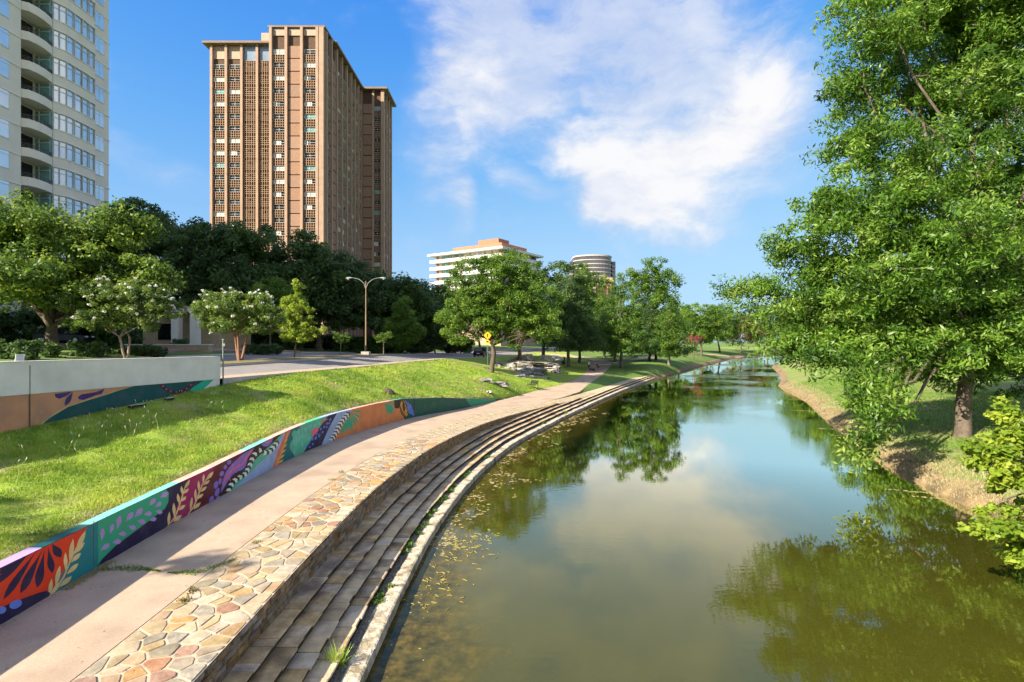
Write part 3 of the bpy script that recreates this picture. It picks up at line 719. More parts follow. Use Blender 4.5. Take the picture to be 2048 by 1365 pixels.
# painted cap, in stretches of colour
def cap(y0, y1, m_):
    yy = np.linspace(y0, y1, max(3, int((y1 - y0) / .5))); V = []
    for y in yy:
        x, zt = float(Wf(y)), float(topW(y)) + .003
        V += [(x - .012, y, zt), (x - WT - .004, y, zt + .0005)]
    obj('painted_cap', mesh('painted_cap', local(V, O), [(2 * i, 2 * i + 2, 2 * i + 3, 2 * i + 1) for i in range(len(yy) - 1)], 'paint_' + m_), mural)
for a, b, m_ in ((-8, 9.9, 'mint'), (9.9, 10.9, 'fern'), (10.9, 12.2, 'deepteal'), (12.2, 15.6, 'aqua'), (15.6, 19.5, 'peach'), (19.5, 21.5, 'aqua'), (21.5, 25, 'peach'), (25, 26.8, 'mint'), (26.8, 30, 'pale'), (30, 35.5, 'peach'), (35.5, 54, 'sea')): cap(a, b, m_)
PW = PaintedWall(Wf, 5.0, 53.9, zPf, topW)
c0 = lambda p: ([0, 1], [p, p])
bA = ([0, .5, 1], [98, 142, 174]); bA2 = ([0, 1], [196, 196])
bG = ([0, .19, .32, .40, .45, .6, .9, 1], [192, 211, 253, 300, 326, 336, 338, 331])
bM = ([0, 1], [338, 376]); bMa = ([0, 1], [378, 430])
bBr = ([0, .3, .5, .7, 1], [436, 452, 475, 497, 512]); bMi = ([0, .3, .5, .7, .85, 1], [452, 478, 502, 526, 549, 564])
bPa = ([0, .3, .5, .7, 1], [468, 507, 537, 552, 567]); bSa = ([0, .5, 1], [545, 556, 571]); bT = ([0, .5, 1], [557, 568, 582])
bMc = ([0, .5, 1], [590, 594, 600]); bNv = ([0, .5, 1], [607, 630, 656]); bP2 = ([0, .5, 1], [643, 657, 674]); bOr = ([0, .5, 1], [664, 684, 705])
bDg = ([0, .4, .7, 1], [809, 803, 798, 786]); bBg = ([0, 1], [943, 931]); bE = c0(991)
for nm, m_, a, b in (('painted_field', 'red', c0(-260), bA), ('painted_field', 'teal', bA, bA2), ('painted_field', 'green', bA2, bG), ('painted_field', 'navy', bG, bM), ('painted_field', 'magenta', bM, bMa), ('painted_field', 'maroon', bMa, bBr),
                     ('painted_field', 'brown', bBr, bMi), ('painted_field', 'mint', bMi, bPa), ('painted_field', 'pale', bPa, bSa), ('painted_field', 'salmon', bSa, bT), ('painted_field', 'dteal', bT, bMc), ('painted_field', 'mint', bMc, bNv),
                     ('painted_field', 'navy', bNv, bP2), ('painted_field', 'pale', bP2, bOr), ('painted_field', 'orange', bOr, bDg), ('painted_field', 'dgreen', bDg, bBg), ('painted_field', 'bgreen', bBg, bE)):
    PW.zone(nm, m_, a, b, O, mural, n=30)
P = lambda nm, m_, polys, off=.006: PW.polys(nm, m_, polys, O, mural, off)
P('painted_root', 'navy', [zm(Z6, [(-400, 1330), (0, 1172), (150, 1112), (330, 1046), (395, 1030), (428, 1050), (415, 1085), (0, 1345), (-400, 1560)])])
P('painted_ray', 'navy', [zm(Z6, leafp(*p)) for p in ((330, 655, 25, 1105, 62, 8, .7), (270, 690, -90, 1010, 60, 8, .6), (380, 640, 170, 1055, 70, 8, .72), (385, 650, 315, 1005, 74, 8, .72), (405, 640, 445, 880, 62, 8, .7), (440, 628, 520, 745, 74, 8, .6), (240, 720, -40, 900, 40, 8, .6), (160, 775, -60, 860, 36, 8, .6))])
P('painted_leaf_spray', 'cream', [zm(Z6, leafp(*p)) for p in ((415, 1085, 440, 925, 34), (470, 1000, 510, 815, 40), (560, 870, 555, 700, 34), (590, 800, 622, 585, 40), (640, 700, 730, 515, 40), (625, 720, 720, 615, 38), (600, 790, 690, 705, 38), (565, 890, 668, 795, 38), (500, 1000, 612, 905, 40), (415, 1085, 520, 945, 34))]
  + [zm(Z6, q) for q in band([(415, 1082), (470, 1015), (540, 915), (600, 770), (650, 660)], [16, 16, 14, 12, 8])])
P('painted_drop', 'blue', [zm(Z6, oval(130, 1145, 58, 36, -25)), zm(Z6, oval(12, 1195, 40, 30, -30)), zm(Z6, oval(-110, 1260, 55, 34, -30))], .009)
P('painted_leaflet', 'fern', [zm(Z6, leafp(*p, bias=.62)) for p in ((865, 605, 875, 495, 40), (935, 550, 965, 455, 36), (995, 508, 1025, 385, 44), (1070, 440, 1135, 358, 46), (1145, 405, 1215, 325, 46), (1270, 308, 1325, 240, 40), (1320, 322, 1375, 272, 36), (1362, 238, 1432, 190, 46), (1225, 380, 1295, 368, 44), (1325, 352, 1385, 362, 40), (1165, 430, 1240, 450, 46), (1272, 432, 1335, 412, 36), (1090, 480, 1160, 498, 44), (1005, 545, 1078, 545, 46), (952, 620, 1035, 605, 44), (850, 690, 935, 628, 42))])
for base, stem, lv in (((190, 1235), [(190, 1235), (280, 1110), (340, 950), (390, 780), (430, 700)], ((205, 1215, 220, 1040, 34), (275, 1110, 268, 940, 38), (330, 960, 312, 835, 34), (365, 850, 355, 750, 30), (385, 790, 452, 680, 34), (375, 840, 440, 780, 32), (345, 930, 412, 870, 34), (315, 1030, 402, 965, 38), (260, 1160, 360, 1080, 46))),
                       ((430, 1105), [(430, 1105), (500, 980), (545, 860), (590, 740), (650, 660)], ((455, 1040, 478, 875, 30), (515, 930, 515, 780, 28), (555, 820, 550, 685, 28), (600, 720, 612, 610, 26), (630, 690, 722, 585, 40), (605, 740, 680, 685, 30), (570, 820, 645, 755, 32), (530, 900, 605, 840, 34), (490, 1020, 575, 935, 38)))):
    P('painted_leaf_spray', 'cream', [zm(Z7, leafp(*p)) for p in lv] + [zm(Z7, q) for q in band(stem, [16, 16, 14, 12, 8])])
P('painted_scales', 'lilac', [zm(Z7, [(805, 830), (820, 700), (860, 590), (930, 500), (1050, 390), (1185, 318), (1150, 380), (1110, 430), (1085, 530), (1050, 565), (985, 590), (940, 620), (890, 680), (860, 740), (830, 790)])])
P('painted_scale_line', 'pink', [zm(Z7, q) for s_ in ([(830, 740), (860, 650), (930, 570), (1050, 500), (1090, 430), (1160, 340)], [(930, 570), (945, 500)], [(1000, 540), (1020, 430)], [(1060, 480), (1060, 400)], [(880, 620), (910, 690)], [(960, 560), (980, 600)]) for q in band(s_, 16 if len(s_) > 2 else 9)], .009)
P('painted_dot', 'lilac', [zm(Z7, oval(*p)) for p in ((898, 480, 24, 30, 30), (855, 535, 20, 28, 20), (815, 610, 24, 34, 30), (795, 695, 18, 40, 10), (748, 738, 26, 46, 15), (762, 820, 24, 52, 20), (698, 905, 24, 46, 20), (772, 885, 18, 30, 25))])
P('painted_scales', 'lilac', [zm(Z7, [(1262, 275), (1400, 195), (1385, 250), (1340, 300), (1290, 300)])]); P('painted_scale_line', 'pink', [zm(Z7, leafp(1300, 275, 1375, 215, 26))], .009)
def chevs(Z, pts, w, dark='brown', light='white'):
    A, Bc = [], []
    for (x, y), (x2, y2) in zip(pts[:-1], pts[1:]):
        dx, dy = x2 - x, y2 - y; l = math.hypot(dx, dy); ux, uy = dx / l, dy / l; nx, ny = -uy, ux
        def ch(o, th): return [(x + nx * w + ux * o, y + ny * w + uy * o), (x + ux * (o + w * .7), y + uy * (o + w * .7)), (x - nx * w + ux * o, y - ny * w + uy * o), (x - nx * w + ux * (o - th), y - ny * w + uy * (o - th)), (x + ux * (o + w * .7 - th), y + uy * (o + w * .7 - th)), (x + nx * w + ux * (o - th), y + ny * w + uy * (o - th))]
        A.append(zm(Z, ch(0, l * .55))); Bc.append(zm(Z, ch(l * .48, l * .36)))
    P('painted_chevron', light, A, .009); P('painted_chevron', dark, Bc, .010)
chevs(Z7, [(870, 860), (900, 790), (930, 730), (975, 680), (1030, 645), (1080, 610), (1110, 560), (1140, 500), (1165, 440), (1200, 385), (1255, 350), (1310, 370), (1365, 355), (1400, 310), (1435, 270), (1460, 225)], 26)
P('painted_frond', 'gold', [zm(Z7, leafp(*p)) for p in ((1440, 500, 1520, 450, 26), (1460, 450, 1530, 390, 24), (1480, 390, 1545, 330, 24), (1500, 330, 1555, 270, 22), (1520, 270, 1562, 210, 20), (1540, 210, 1568, 150, 18))] + [zm(Z7, q) for q in band([(1430, 510), (1490, 380), (1530, 250), (1570, 140)], [14, 14, 12, 8])])
P('painted_seaweed', 'mint', [zm(Z7, leafp(1650, 420, 1640, 200, 120)), zm(Z7, leafp(1660, 330, 1700, 90, 110)), zm(Z7, leafp(1650, 230, 1640, 110, 70))], .007)
P('painted_seaweed_leaf', 'aqua', [zm(Z7, leafp(*p)) for p in ((1650, 300, 1625, 190, 18), (1665, 290, 1660, 170, 18), (1685, 260, 1700, 170, 18), (1700, 220, 1740, 150, 18), (1640, 410, 1630, 320, 18), (1690, 180, 1690, 90, 18), (1720, 140, 1735, 70, 18), (1780, 120, 1790, 60, 16), (1750, 200, 1790, 150, 16))]
  + [zm(Z8, leafp(*p)) for p in ((60, 470, 40, 420, 22), (95, 440, 110, 390, 22), (30, 540, 20, 490, 22), (70, 560, 95, 510, 20), (130, 420, 160, 385, 18), (20, 620, 15, 570, 20), (180, 400, 200, 370, 16))], .010)
P('painted_coral', 'pink', [zm(Z8, [(115, 500), (120, 450), (150, 425), (185, 425), (180, 460), (150, 490), (125, 520)]), zm(Z8, [(205, 360), (240, 345), (280, 335), (250, 360), (215, 378)])], .009)
P('painted_dot', 'blue', [zm(Z8, oval(*p)) for p in ((60, 610, 9, 16, 20), (95, 620, 9, 14, 20), (90, 575, 9, 15, 15), (125, 590, 9, 14, 20), (125, 540, 9, 15, 20), (155, 530, 11, 22, 10), (190, 505, 10, 20, 15), (165, 490, 8, 12, 20), (205, 440, 9, 15, 30), (225, 470, 9, 15, 20), (240, 420, 9, 14, 30), (270, 385, 9, 13, 30), (300, 345, 10, 14, 30), (265, 420, 8, 12, 30), (290, 380, 8, 12, 30))], .009)
chevs(Z8, [(310, 548), (330, 520), (350, 488), (368, 455), (385, 420), (405, 385), (425, 355), (448, 325), (470, 298), (495, 270)], 24)
P('painted_fan', 'green', [zm(Z8, leafp(505, 262, *p, bias=.7)) for p in ((612, 262, 22), (606, 325, 24), (582, 380, 24), (552, 412, 24), (518, 455, 24), (484, 470, 22), (450, 480, 22), (415, 495, 22), (395, 500, 16))])
P('painted_fan', 'green', [zm(Z8, leafp(905, 172, *p, bias=.7)) for p in ((842, 210, 24), (850, 248, 24), (868, 285, 24), (893, 302, 24), (918, 298, 22), (935, 260, 20), (938, 200, 20))])
P('painted_patch', 'brown', [zm(Z8, [(940, 160), (1010, 145), (1000, 200), (985, 235), (945, 230)])])
P('painted_shell_ground', 'brown', [zm(Z8, [(1000, 158), (1040, 150), (1065, 190), (1078, 250), (1070, 318), (1040, 325), (1010, 285), (992, 220)])], .007)
P('painted_shell', 'gold', [zm(Z8, leafp(*p)) for p in ((1000, 225, 1018, 155, 13), (1005, 250, 1035, 155, 13), (1012, 275, 1048, 165, 13), (1020, 295, 1058, 185, 13), (1030, 310, 1068, 210, 13), (1042, 318, 1074, 240, 13), (1055, 322, 1076, 280, 11))], .010)
P('painted_dot', 'blue', [zm(Z8, oval(1045 + 19 * c + 9 * r_ + rng.uniform(-2, 2), 160 + 22 * r_ + 14 * c + rng.uniform(-2, 2), 8, 12, -25)) for r_ in range(6) for c in range(4) if 160 + 22 * r_ + 14 * c < 300 and c <= 3])
P('painted_fan', 'green', [zm(Z8, leafp(1675, 128, *p, bias=.7)) for p in ((1662, 150, 9), (1672, 162, 9), (1686, 165, 9), (1698, 160, 9))])
MB().box(-.01, .004, -.006, .006, 0, .98).obj('joint', 'joint_dark', mural, tuple(Vector((float(Wf(12.27)) + .004, 12.27, 1.6)) - Vector(O)))

# ------------------------------------------------------------------ tall concrete street wall with grey parapet
cw = empty('street_wall', (-16, 17, 3.7), 0, 'tall concrete wall with plain grey parapet above an orange and teal mural', 'wall')
O2 = (-16, 17, 3.7)
Y0, Y1 = 4.0, 26.85
ysC = np.linspace(Y0, Y1, 40)
gTop = lambda y: CAMZ - np.interp(y, [0, 17.3, 26.8], [.58, .675, .765])
gBot = lambda y: CAMZ - np.interp(y, [0, 17.3, 26.8], [1.63, 1.74, 1.85])
def wall_prism(name, xo0, xo1, zb, zt, m_):
    V = []
    for y in ysC:
        x = float(Sf(y)); a, b = float(zb(y)), float(zt(y))
        V += [(x + xo1, y, a), (x + xo1, y, b), (x + xo0, y, b), (x + xo0, y, a)]
    n = len(ysC)
    Fc = [(4 * i + a, 4 * i + (a + 1) % 4, 4 * i + 4 + (a + 1) % 4, 4 * i + 4 + a) for i in range(n - 1) for a in range(4)] + [(3, 2, 1, 0), tuple(4 * (n - 1) + a for a in range(4))]
    return obj(name, mesh(name, local(V, O2), [f[::-1] for f in Fc], m_), cw)
wall_prism('lower_wall', -.3, 0.0, lambda y: 2.4, gBot, 'concrete')
wall_prism('parapet', -.29, .03, lambda y: gBot(y) + .001, gTop, 'concrete')
wall_prism('parapet_cap', -.30, .045, lambda y: gTop(y) + .001, lambda y: gTop(y) + .025, 'concrete_cap')
grd = lambda y: zGf(y) - .15
CWp = PaintedWall(Sf, 9.0, 26.8, grd, lambda y: gBot(y) - .005)
X4 = lambda x, y: (x / 3.25, 480 + y / 3.25)
b1 = ([0, .25, .5, .75, 1], [66, 92, 128, 205, 262]); b1b = ([0, .25, .5, .75, 1], [72, 98, 136, 213, 268])
b2 = ([0, .5, 1], [366, 385, 408]); b3 = ([0, .4, 1], [398, 412, 428])
CWp.zone('painted_field', 'warm', c0(-600), b1, O2, cw); CWp.zone('painted_field', 'sandline', b1, b1b, O2, cw); CWp.zone('painted_field', 'deepteal', b1b, b2, O2, cw); CWp.zone('painted_field', 'jade', b2, b3, O2, cw)
CWp.polys('painted_petal', 'purple', [zm(X4, p) for p in ([(355, 1000), (470, 985), (430, 1015), (385, 1032), (360, 1022)], leafp(475, 985, 420, 1078, 34, bias=.6), [(505, 1020), (530, 1003), (625, 988), (680, 966), (660, 1000), (620, 1010), (540, 1040), (512, 1035)])], O2, cw)
arc = [(1045, 935), (1065, 962), (1100, 985), (1150, 990), (1200, 975), (1240, 945), (1262, 915)]
CWp.polys('painted_wreath', 'plum', [zm(X4, q) for q in band(arc, 20)], O2, cw)
CWp.polys('painted_dot', 'pink', [zm(X4, oval(x, y, 5, 5)) for x, y in ((1058, 950), (1080, 970), (1110, 984), (1145, 988), (1180, 980), (1212, 965), (1240, 942))], O2, cw, .009)
yj = CWp.y_of(58)
MB().box(-.05, .038, -.012, .012, 0, 2.6).obj('joint', 'joint_dark', cw, tuple(Vector((float(Sf(yj)), yj, 3.2)) - Vector(O2)))
# ------------------------------------------------------------------ building materials
mat('brick', (.255, .15, .10), (.315, .195, .135), 2.0, .9, .004, 30, rnd=.12)
mat('pilaster', (.335, .225, .16), (.39, .275, .20), .8, .85)
mat('screen', (.30, .20, .135), (.36, .245, .17), 2, .9)
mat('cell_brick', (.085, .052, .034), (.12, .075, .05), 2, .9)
mat('tower_cream', (.38, .28, .205), (.44, .33, .245), 1, .8)
mat('eave', (.20, .14, .10), (.26, .18, .13), 1, .8)
mat('white_frame', (.52, .52, .49), None, rough=.5)
mat('glass_dark', (.012, .014, .016), None, rough=.06, spec=.6)
mat('glass_teal', (.10, .26, .24), (.20, .38, .36), .4, .1, spec=.6)
mat('glass_blue', (.16, .22, .29), (.24, .30, .37), .5, .1, spec=.6)
mat('blind', (.62, .60, .54), (.52, .50, .45), .7, .7)
mat('glass_sky', (.46, .56, .64), (.70, .76, .80), .12, .04, spec=.9, metal=.55)  # reflected sky put into the pane colour as pale blue
mat('stucco', (.66, .62, .53), (.72, .675, .58), .5, .9, .002, 40)
mat('stucco_belt', (.72, .68, .58), (.77, .73, .63), .5, .9)
mat('rail', (.07, .065, .055), None, rough=.6)
mat('white_wall', (.62, .61, .58), (.68, .67, .64), .3, .7)
mat('tan_wall', (.34, .25, .18), (.42, .32, .23), .5, .9)
mat('roof_brick', (.33, .15, .09), (.38, .185, .115), .5, .9)
mat('gt_stone', (.40, .36, .32), (.46, .42, .37), .2, .8)
mat('gt_glass', (.07, .065, .075), (.13, .125, .14), .05, .15, spec=.8, metal=.3)
mat('house_stone', (.42, .32, .21), (.52, .41, .28), 3, .9, .01, 12)
mat('white_stone', (.70, .69, .66), (.78, .77, .73), 1, .8)
mat('black_gap', (.02, .018, .016), None)

# ------------------------------------------------------------------ brown screened tower
tw_o = empty('apartment_tower', (-58, 140, 5), 0, 'tall brown brick apartment tower with lattice screens and pilasters', 'building')
TO = Vector((-58, 140, 5))
def tbox(name, m_, x0, x1, y0, y1, z0, z1, parent=None):
    o = MB().box(x0, x1, y0, y1, z0, z1)
    o.v = [tuple(Vector(v) - TO) for v in o.v]
    return o.obj(name, m_, parent or tw_o)
ZT = 78.6
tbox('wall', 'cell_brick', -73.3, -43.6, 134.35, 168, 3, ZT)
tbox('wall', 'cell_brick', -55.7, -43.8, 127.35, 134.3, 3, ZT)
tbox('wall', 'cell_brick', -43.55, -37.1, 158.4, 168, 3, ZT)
# eaves
tbox('roof', 'eave', -74.9, -42.4, 132.8, 169.5, ZT + .05, ZT + .55); tbox('roof', 'eave', -42.39, -35.6, 156.9, 169.5, ZT + .05, ZT + .55)
tbox('parapet', 'eave', -56.3, -43.1, 126.7, 132.7, ZT + .35, ZT + .75)
tbox('penthouse', 'tower_cream', -62, -46, 136, 150, ZT + .6, ZT + 4.2)
def panel(bw, small=False):     # pierced screen: grid of bars over brick
    mb = MB(); nb_, nr = 5, 3 if not small else 6
    h = 1.75 if not small else 2.98
    for k in range(nb_ + 1):
        x = -bw / 2 + bw * k / nb_; mb.box(x - .06, x + .06, -.22, .06, 0, h)
    for k in range(nr + 1):
        z = h * k / nr
        if small and k == 4:
            mb.box(-bw / 2, -bw * .2, -.2, .05, z - .05, z + .05); mb.box(bw * .2, bw / 2, -.2, .05, z - .05, z + .05); continue
        mb.box(-bw / 2, bw / 2, -.2, .05, z - .05, z + .05)
    return mb
def win_frame(bw, h, n):
    mb = MB()
    for k in range(n + 1):
        x = -bw / 2 + bw * k / n; mb.box(x - .035, x + .035, -.05, .03, 0, h)
    mb.box(-bw / 2, bw / 2, -.05, .03, 0, .09); mb.box(-bw / 2, bw / 2, -.05, .03, h - .09, h); mb.box(-bw / 2, bw / 2, -.04, .03, h * .5 - .03, h * .5 + .03)
    return mb
cache = {}
def cm(key, f):
    if key not in cache: cache[key] = f()
    return cache[key]
def place(name, me, parent, p, rz): return obj(name, me, parent, tuple(Vector(p) - TO), (0, 0, rz))
ZF = [73.35 - 2.985 * k for k in range(20)]      # window-centre heights
def bay(kind, cx, cy, rz, bw, k):
    """one bay on one floor; faces -y before rotation"""
    zc = ZF[k]; key = round(bw, 2)
    if kind == 'brick':
        place('brick_panel', cm(('bp', key), lambda: MB().box(-bw / 2 + .02, bw / 2 - .02, -.16, .02, -1.38, 1.38).mesh('brick_panel', 'brick')), tw_o, (cx, cy, zc), rz); return
    if kind == 'lattice':
        s = place('lattice_screen', cm(('ls', key), lambda: panel(bw - .1, True).mesh('lattice_screen', 'screen')), tw_o, (cx, cy, zc - 1.5), rz)
        if k > 0:
            obj('vent_opening', cm(('vo', key), lambda: MB().box(-bw * .19, bw * .19, .10, .12, 0, .72).mesh('vent_opening', 'black_gap')), s, (0, 0, 1.36))
        return
    place('lattice_screen', cm(('lp', key), lambda: panel(bw - .1).mesh('lattice_screen', 'screen')), tw_o, (cx, cy, zc - 2.36), rz)
    n = 3 if bw > 3 else 2
    w = place('window', cm(('wf', key), lambda: win_frame(bw - .15, 1.2, n).mesh('window', 'white_frame')), tw_o, (cx, cy, zc - .58), rz)
    r = rng.random(); m_ = 'glass_dark' if r < .66 else ('blind' if r < .85 else 'glass_teal')
    obj('pane', cm(('pn', key, m_), lambda: MB().box(-bw / 2 + .08, bw / 2 - .08, .04, .06, .02, 1.18).mesh('pane', m_)), w)
    if m_ == 'glass_dark' and rng.random() < .4:
        f = rng.choice([.33, .66]); obj('blind', cm(('bl', key, f), lambda: MB().box(-bw / 2 + .1, -bw / 2 + bw * f, .02, .038, .05, 1.15).mesh('blind', 'blind')), w)
def pil(x, y, w, d, z1=ZT): tbox('pilaster', 'pilaster', x - w / 2, x + w / 2, y - d, y + .3, 4, z1)
# left wing, four bays
xs = np.linspace(-73.3, -58.2, 5)
for i, x in enumerate(xs): pil(x + (.2 if i == 0 else 0), 134.3, .6, .75)
for i in range(4):
    for k in range(17):
        bay('lattice' if i >= 2 else 'win', (xs[i] + xs[i + 1]) / 2 + .1, 134.15, 0, 2.9, k)
    tbox('top_panel', 'tower_cream' if i < 2 else 'glass_blue', xs[i] + .4, xs[i + 1] - .3, 134.2, 134.34, 75.4 if i < 2 else 74.7, ZT - .1)
# projecting middle, three bays
xs = np.linspace(-55.6, -44.9, 4)
for i, x in enumerate(xs): pil(x, 127.3, .6, .8, ZT + .3)
tbox('corner_pier', 'pilaster', -44.6, -43.4, 126.6, 128.1, 4, ZT + .3)
for i, kd in enumerate(('win', 'brick', 'win')):
    for k in range(18): bay(kd, (xs[i] + xs[i + 1]) / 2, 127.15, 0, 2.75, k)
    tbox('top_panel', 'tower_cream', xs[i] + .4, xs[i + 1] - .4, 127.1, 127.34, 77.2, ZT + .2)
# long east face
ye = [128.1, 131.6, 135.6, 139.6, 143.7, 147.7, 151.2, 154.6, 158]
for i, y in enumerate(ye): tbox('pilaster', 'pilaster', -43.8, -42.95, y - .3, y + .3, 4, ZT)
for i in range(8):
    for k in range(18):
        bay('brick' if i == 1 else 'win', -43.45, (ye[i] + ye[i + 1]) / 2, R(90), ye[i + 1] - ye[i] - .7, k)
# rear wing
pil(-39.9, 158.35, .6, .5); tbox('corner_pier', 'pilaster', -37.6, -36.7, 157.6, 158.7, 4, ZT)
for k in range(18):
    bay('brick', -41.5, 158.2, 0, 2.7, k); bay('win', -38.75, 158.2, 0, 1.9, k)
for i, y in enumerate((161.2, 164.4, 167.6)): tbox('pilaster', 'pilaster', -37.2, -36.6, y - .3, y + .3, 4, ZT)
for i, y in enumerate((159.9, 162.8, 166)):
    for k in range(18): bay('win', -37.0, y, R(90), 2.4, k)

# ------------------------------------------------------------------ cream tower at the left edge
ct = empty('condo_tower', (-58, 62, 5), 0, 'cream condominium tower with curved balconies and bow windows', 'building')
CO_ = Vector((-58, 62, 5)); XF = -52.5
def cb(name, m_, x0, x1, y0, y1, z0, z1, parent=None):
    mb = MB().box(x0, x1, y0, y1, z0, z1); mb.v = [tuple(Vector(v) - CO_) for v in mb.v]; return mb.obj(name, m_, parent or ct)
cb('wall', 'stucco', -80, XF, 40, 58.8, 4, 62.2); cb('wall', 'stucco', -80, XF - 1.5, 58.8, 62.4, 4, 62.2); cb('wall', 'stucco', -80, XF, 62.4, 71.6, 4, 62.2)
PITCH = 3.13; FL = [36.15 + PITCH * k for k in range(-8, 8)]
def pr(name, m_, pts, z0, z1, parent=None):
    mb = MB().prism([(p[0] - CO_.x, p[1] - CO_.y) for p in pts], z0 - CO_.z, z1 - CO_.z); return mb.obj(name, m_, parent or ct)
bowp = [(XF - .3, 62.42), (XF + .35, 62.5), (XF + .9, 63.7), (XF + .98, 66), (XF + .9, 68.1), (XF + .35, 68.6), (XF - .3, 68.65)]
balp = [(XF - 1.45, 58.85), (XF - .1, 58.85), (XF + .5, 59.2), (XF + .72, 60.0), (XF + .72, 61.0), (XF + .55, 61.9), (XF + .36, 62.4), (XF - 1.45, 62.4)]
def grow(pts, d): 
    cx = sum(p[0] for p in pts) / len(pts); return [(p[0] + d, p[1]) for p in pts]
for zf in FL:
    pr('bow_spandrel', 'stucco', bowp, zf - .25, zf + .78); pr('belt', 'stucco_belt', [(p[0] + .07, p[1]) for p in bowp], zf + .78, zf + .88); pr('belt', 'stucco_belt', [(p[0] + .07, p[1]) for p in bowp], zf - .35, zf - .25)
    g = pr('bow_window', 'glass_sky', [(p[0] - .12, p[1]) for p in bowp], zf + .88, zf + PITCH - .35)
    mb = MB()
    for (x, y) in [(XF + .92, 63.75), (XF + .98, 64.85), (XF + .99, 66), (XF + .98, 67.1), (XF + .9, 68.05), (XF + .36, 68.55), (XF + .37, 62.55), (XF + .62, 63.1)]:
        mb.box(x - .10, x + .02, y - .04, y + .04, zf + .88, zf + PITCH - .35)
    for z in (zf + .885, zf + 2.2, zf + PITCH - .42): mb.prism([(p[0] - .06, p[1]) for p in bowp], z, z + .06)
    mb.v = [tuple(Vector(v) - CO_) for v in mb.v]; mb.obj('mullions', 'white_frame', g)
    b = pr('balcony', 'stucco', balp, zf - .30, zf + .62)
    mb = MB(); rp = [Vector((p[0] - .06, p[1], zf + 1.08)) - CO_ for p in balp[1:-1]]
    for dz in (0, -.15, -.3): mb.tube([p + Vector((0, 0, dz)) for p in rp], .03, 5)
    for p in rp: mb.tube([p, p - Vector((0, 0, .46))], .025, 4)
    mb.obj('railing', 'rail', b)
    d = cb('balcony_door', 'glass_dark', XF - 1.52, XF - 1.44, 60.0, 61.9, zf + .2, zf + 2.7)
    d = cb('balcony_door', 'glass_teal', XF - 1.4, XF + .2, 62.2, 62.36, zf + .2, zf + 2.65)
    cb('door_frame', 'white_frame', XF - 1.0, XF - .9, 62.12, 62.19, zf + .2, zf + 2.65, None); cb('door_frame', 'white_frame', XF - 1.4, XF + .2, 62.1, 62.18, zf + 2.2, zf + 2.3)
    for (y0, y1) in ((52.6, 57.4), (68.95, 70.75), (46, 50)):
        w = cb('window', 'white_frame', XF - .2, XF + .03, y0, y1, zf + .85, zf + 2.75)
        for q in range(2):
            a = y0 + .08 + (y1 - y0 - .08) / 2 * q; e_ = a + (y1 - y0 - .24) / 2
            cb('pane', 'glass_sky', XF, XF + .05, a, e_, zf + .93, zf + 2.3, w); cb('pane', 'glass_sky', XF, XF + .05, a, e_, zf + 2.36, zf + 2.68, w)
    cb('belt', 'stucco_belt', XF, XF + .09, 40, 58.75, zf - .42, zf - .32); cb('belt', 'stucco_belt', XF, XF + .09, 68.7, 71.69, zf - .42, zf - .32)
for o in [o for o in ct.children if o.name.startswith('door_frame')]: pass

# ------------------------------------------------------------------ white balcony block and curved glass tower
wb = empty('white_midrise', (-14, 248, 4), 0, 'white mid-rise block with long balcony bands and brick penthouse', 'building')
WO = Vector((-14, 248, 4))
ux, uy = Vector((-.83, .56)), Vector((.56, .83)); cor = Vector((-4.2, 230))
def wquad(name, m_, a0, a1, b0, b1, z0, z1, parent=None):
    pts = [cor + ux * a + uy * b for a, b in ((a0, b0), (a0, b1), (a1, b1), (a1, b0))]
    mb = MB().prism([(p.x - WO.x, p.y - WO.y) for p in pts], z0 - WO.z, z1 - WO.z); return mb.obj(name, m_, parent or wb)
ztop = 45.6
wquad('wall', 'tan_wall', 2.2, 38, 2.2, 31, 3, ztop - .2)
wquad('roof', 'white_wall', -.6, 41.5, -.6, 33, ztop - .2, ztop + .7)
wquad('penthouse', 'roof_brick', 3, 30, 4, 24, ztop + .71, ztop + 3.2); wquad('penthouse', 'roof_brick', 6, 17, 6, 14, ztop + 3.21, ztop + 5.6)
for k in range(1, 9):
    z = ztop - 3.25 * k
    wquad('balcony', 'white_wall', 0, 40.5, 0, 32, z - .25, z + 1.15)
    for j in range(9):
        a = 3 + j * 4
        w = wquad('window', 'blind' if rng.random() < .45 else 'glass_teal', a, a + 3.0, 2.05, 2.3, z + 1.2, z + 3.0)
        wquad('mullion', 'white_frame', a + 1.45, a + 1.6, 1.95, 2.04, z + 1.2, z + 3.0, w)
    for j in range(6):
        b = 4 + j * 4.6
        w = wquad('window', 'blind' if rng.random() < .4 else 'glass_dark', 2.05, 2.3, b, b + 3.2, z + 1.2, z + 3.0)
    for a in (2.4, 14.4, 26.4, 37.4): wquad('pier', 'roof_brick' if a != 14.4 else 'white_wall', a - .5, a + .5, 1.7, 2.2, z + 1.15, z + 3.0)
gt = empty('glass_office_tower', (73, 500, 3), 0, 'distant round fronted office tower of grey glass with pale floor bands', 'building')
GO = Vector((73, 500, 3))
def arcp(rx, ry, x0, x1, yb):
    t = np.linspace(math.pi, 2 * math.pi, 17); return [(rx * math.cos(a), ry * math.sin(a)) for a in t] + [(rx, yb), (-rx, yb)]
for k in range(22):
    z1 = 82.0 - 3.6 * k
    mb = MB().prism([(x, y) for x, y in arcp(17.2, 13, 0, 0, 18)], z1 - 2.85 - GO.z, z1 - GO.z); mb.obj('glass_band', 'gt_glass', gt)
    MB().prism([(x, y) for x, y in arcp(17.5, 13.3, 0, 0, 18.3)], z1 - 3.6 - GO.z, z1 - 2.851 - GO.z).obj('floor_band', 'gt_stone', gt)
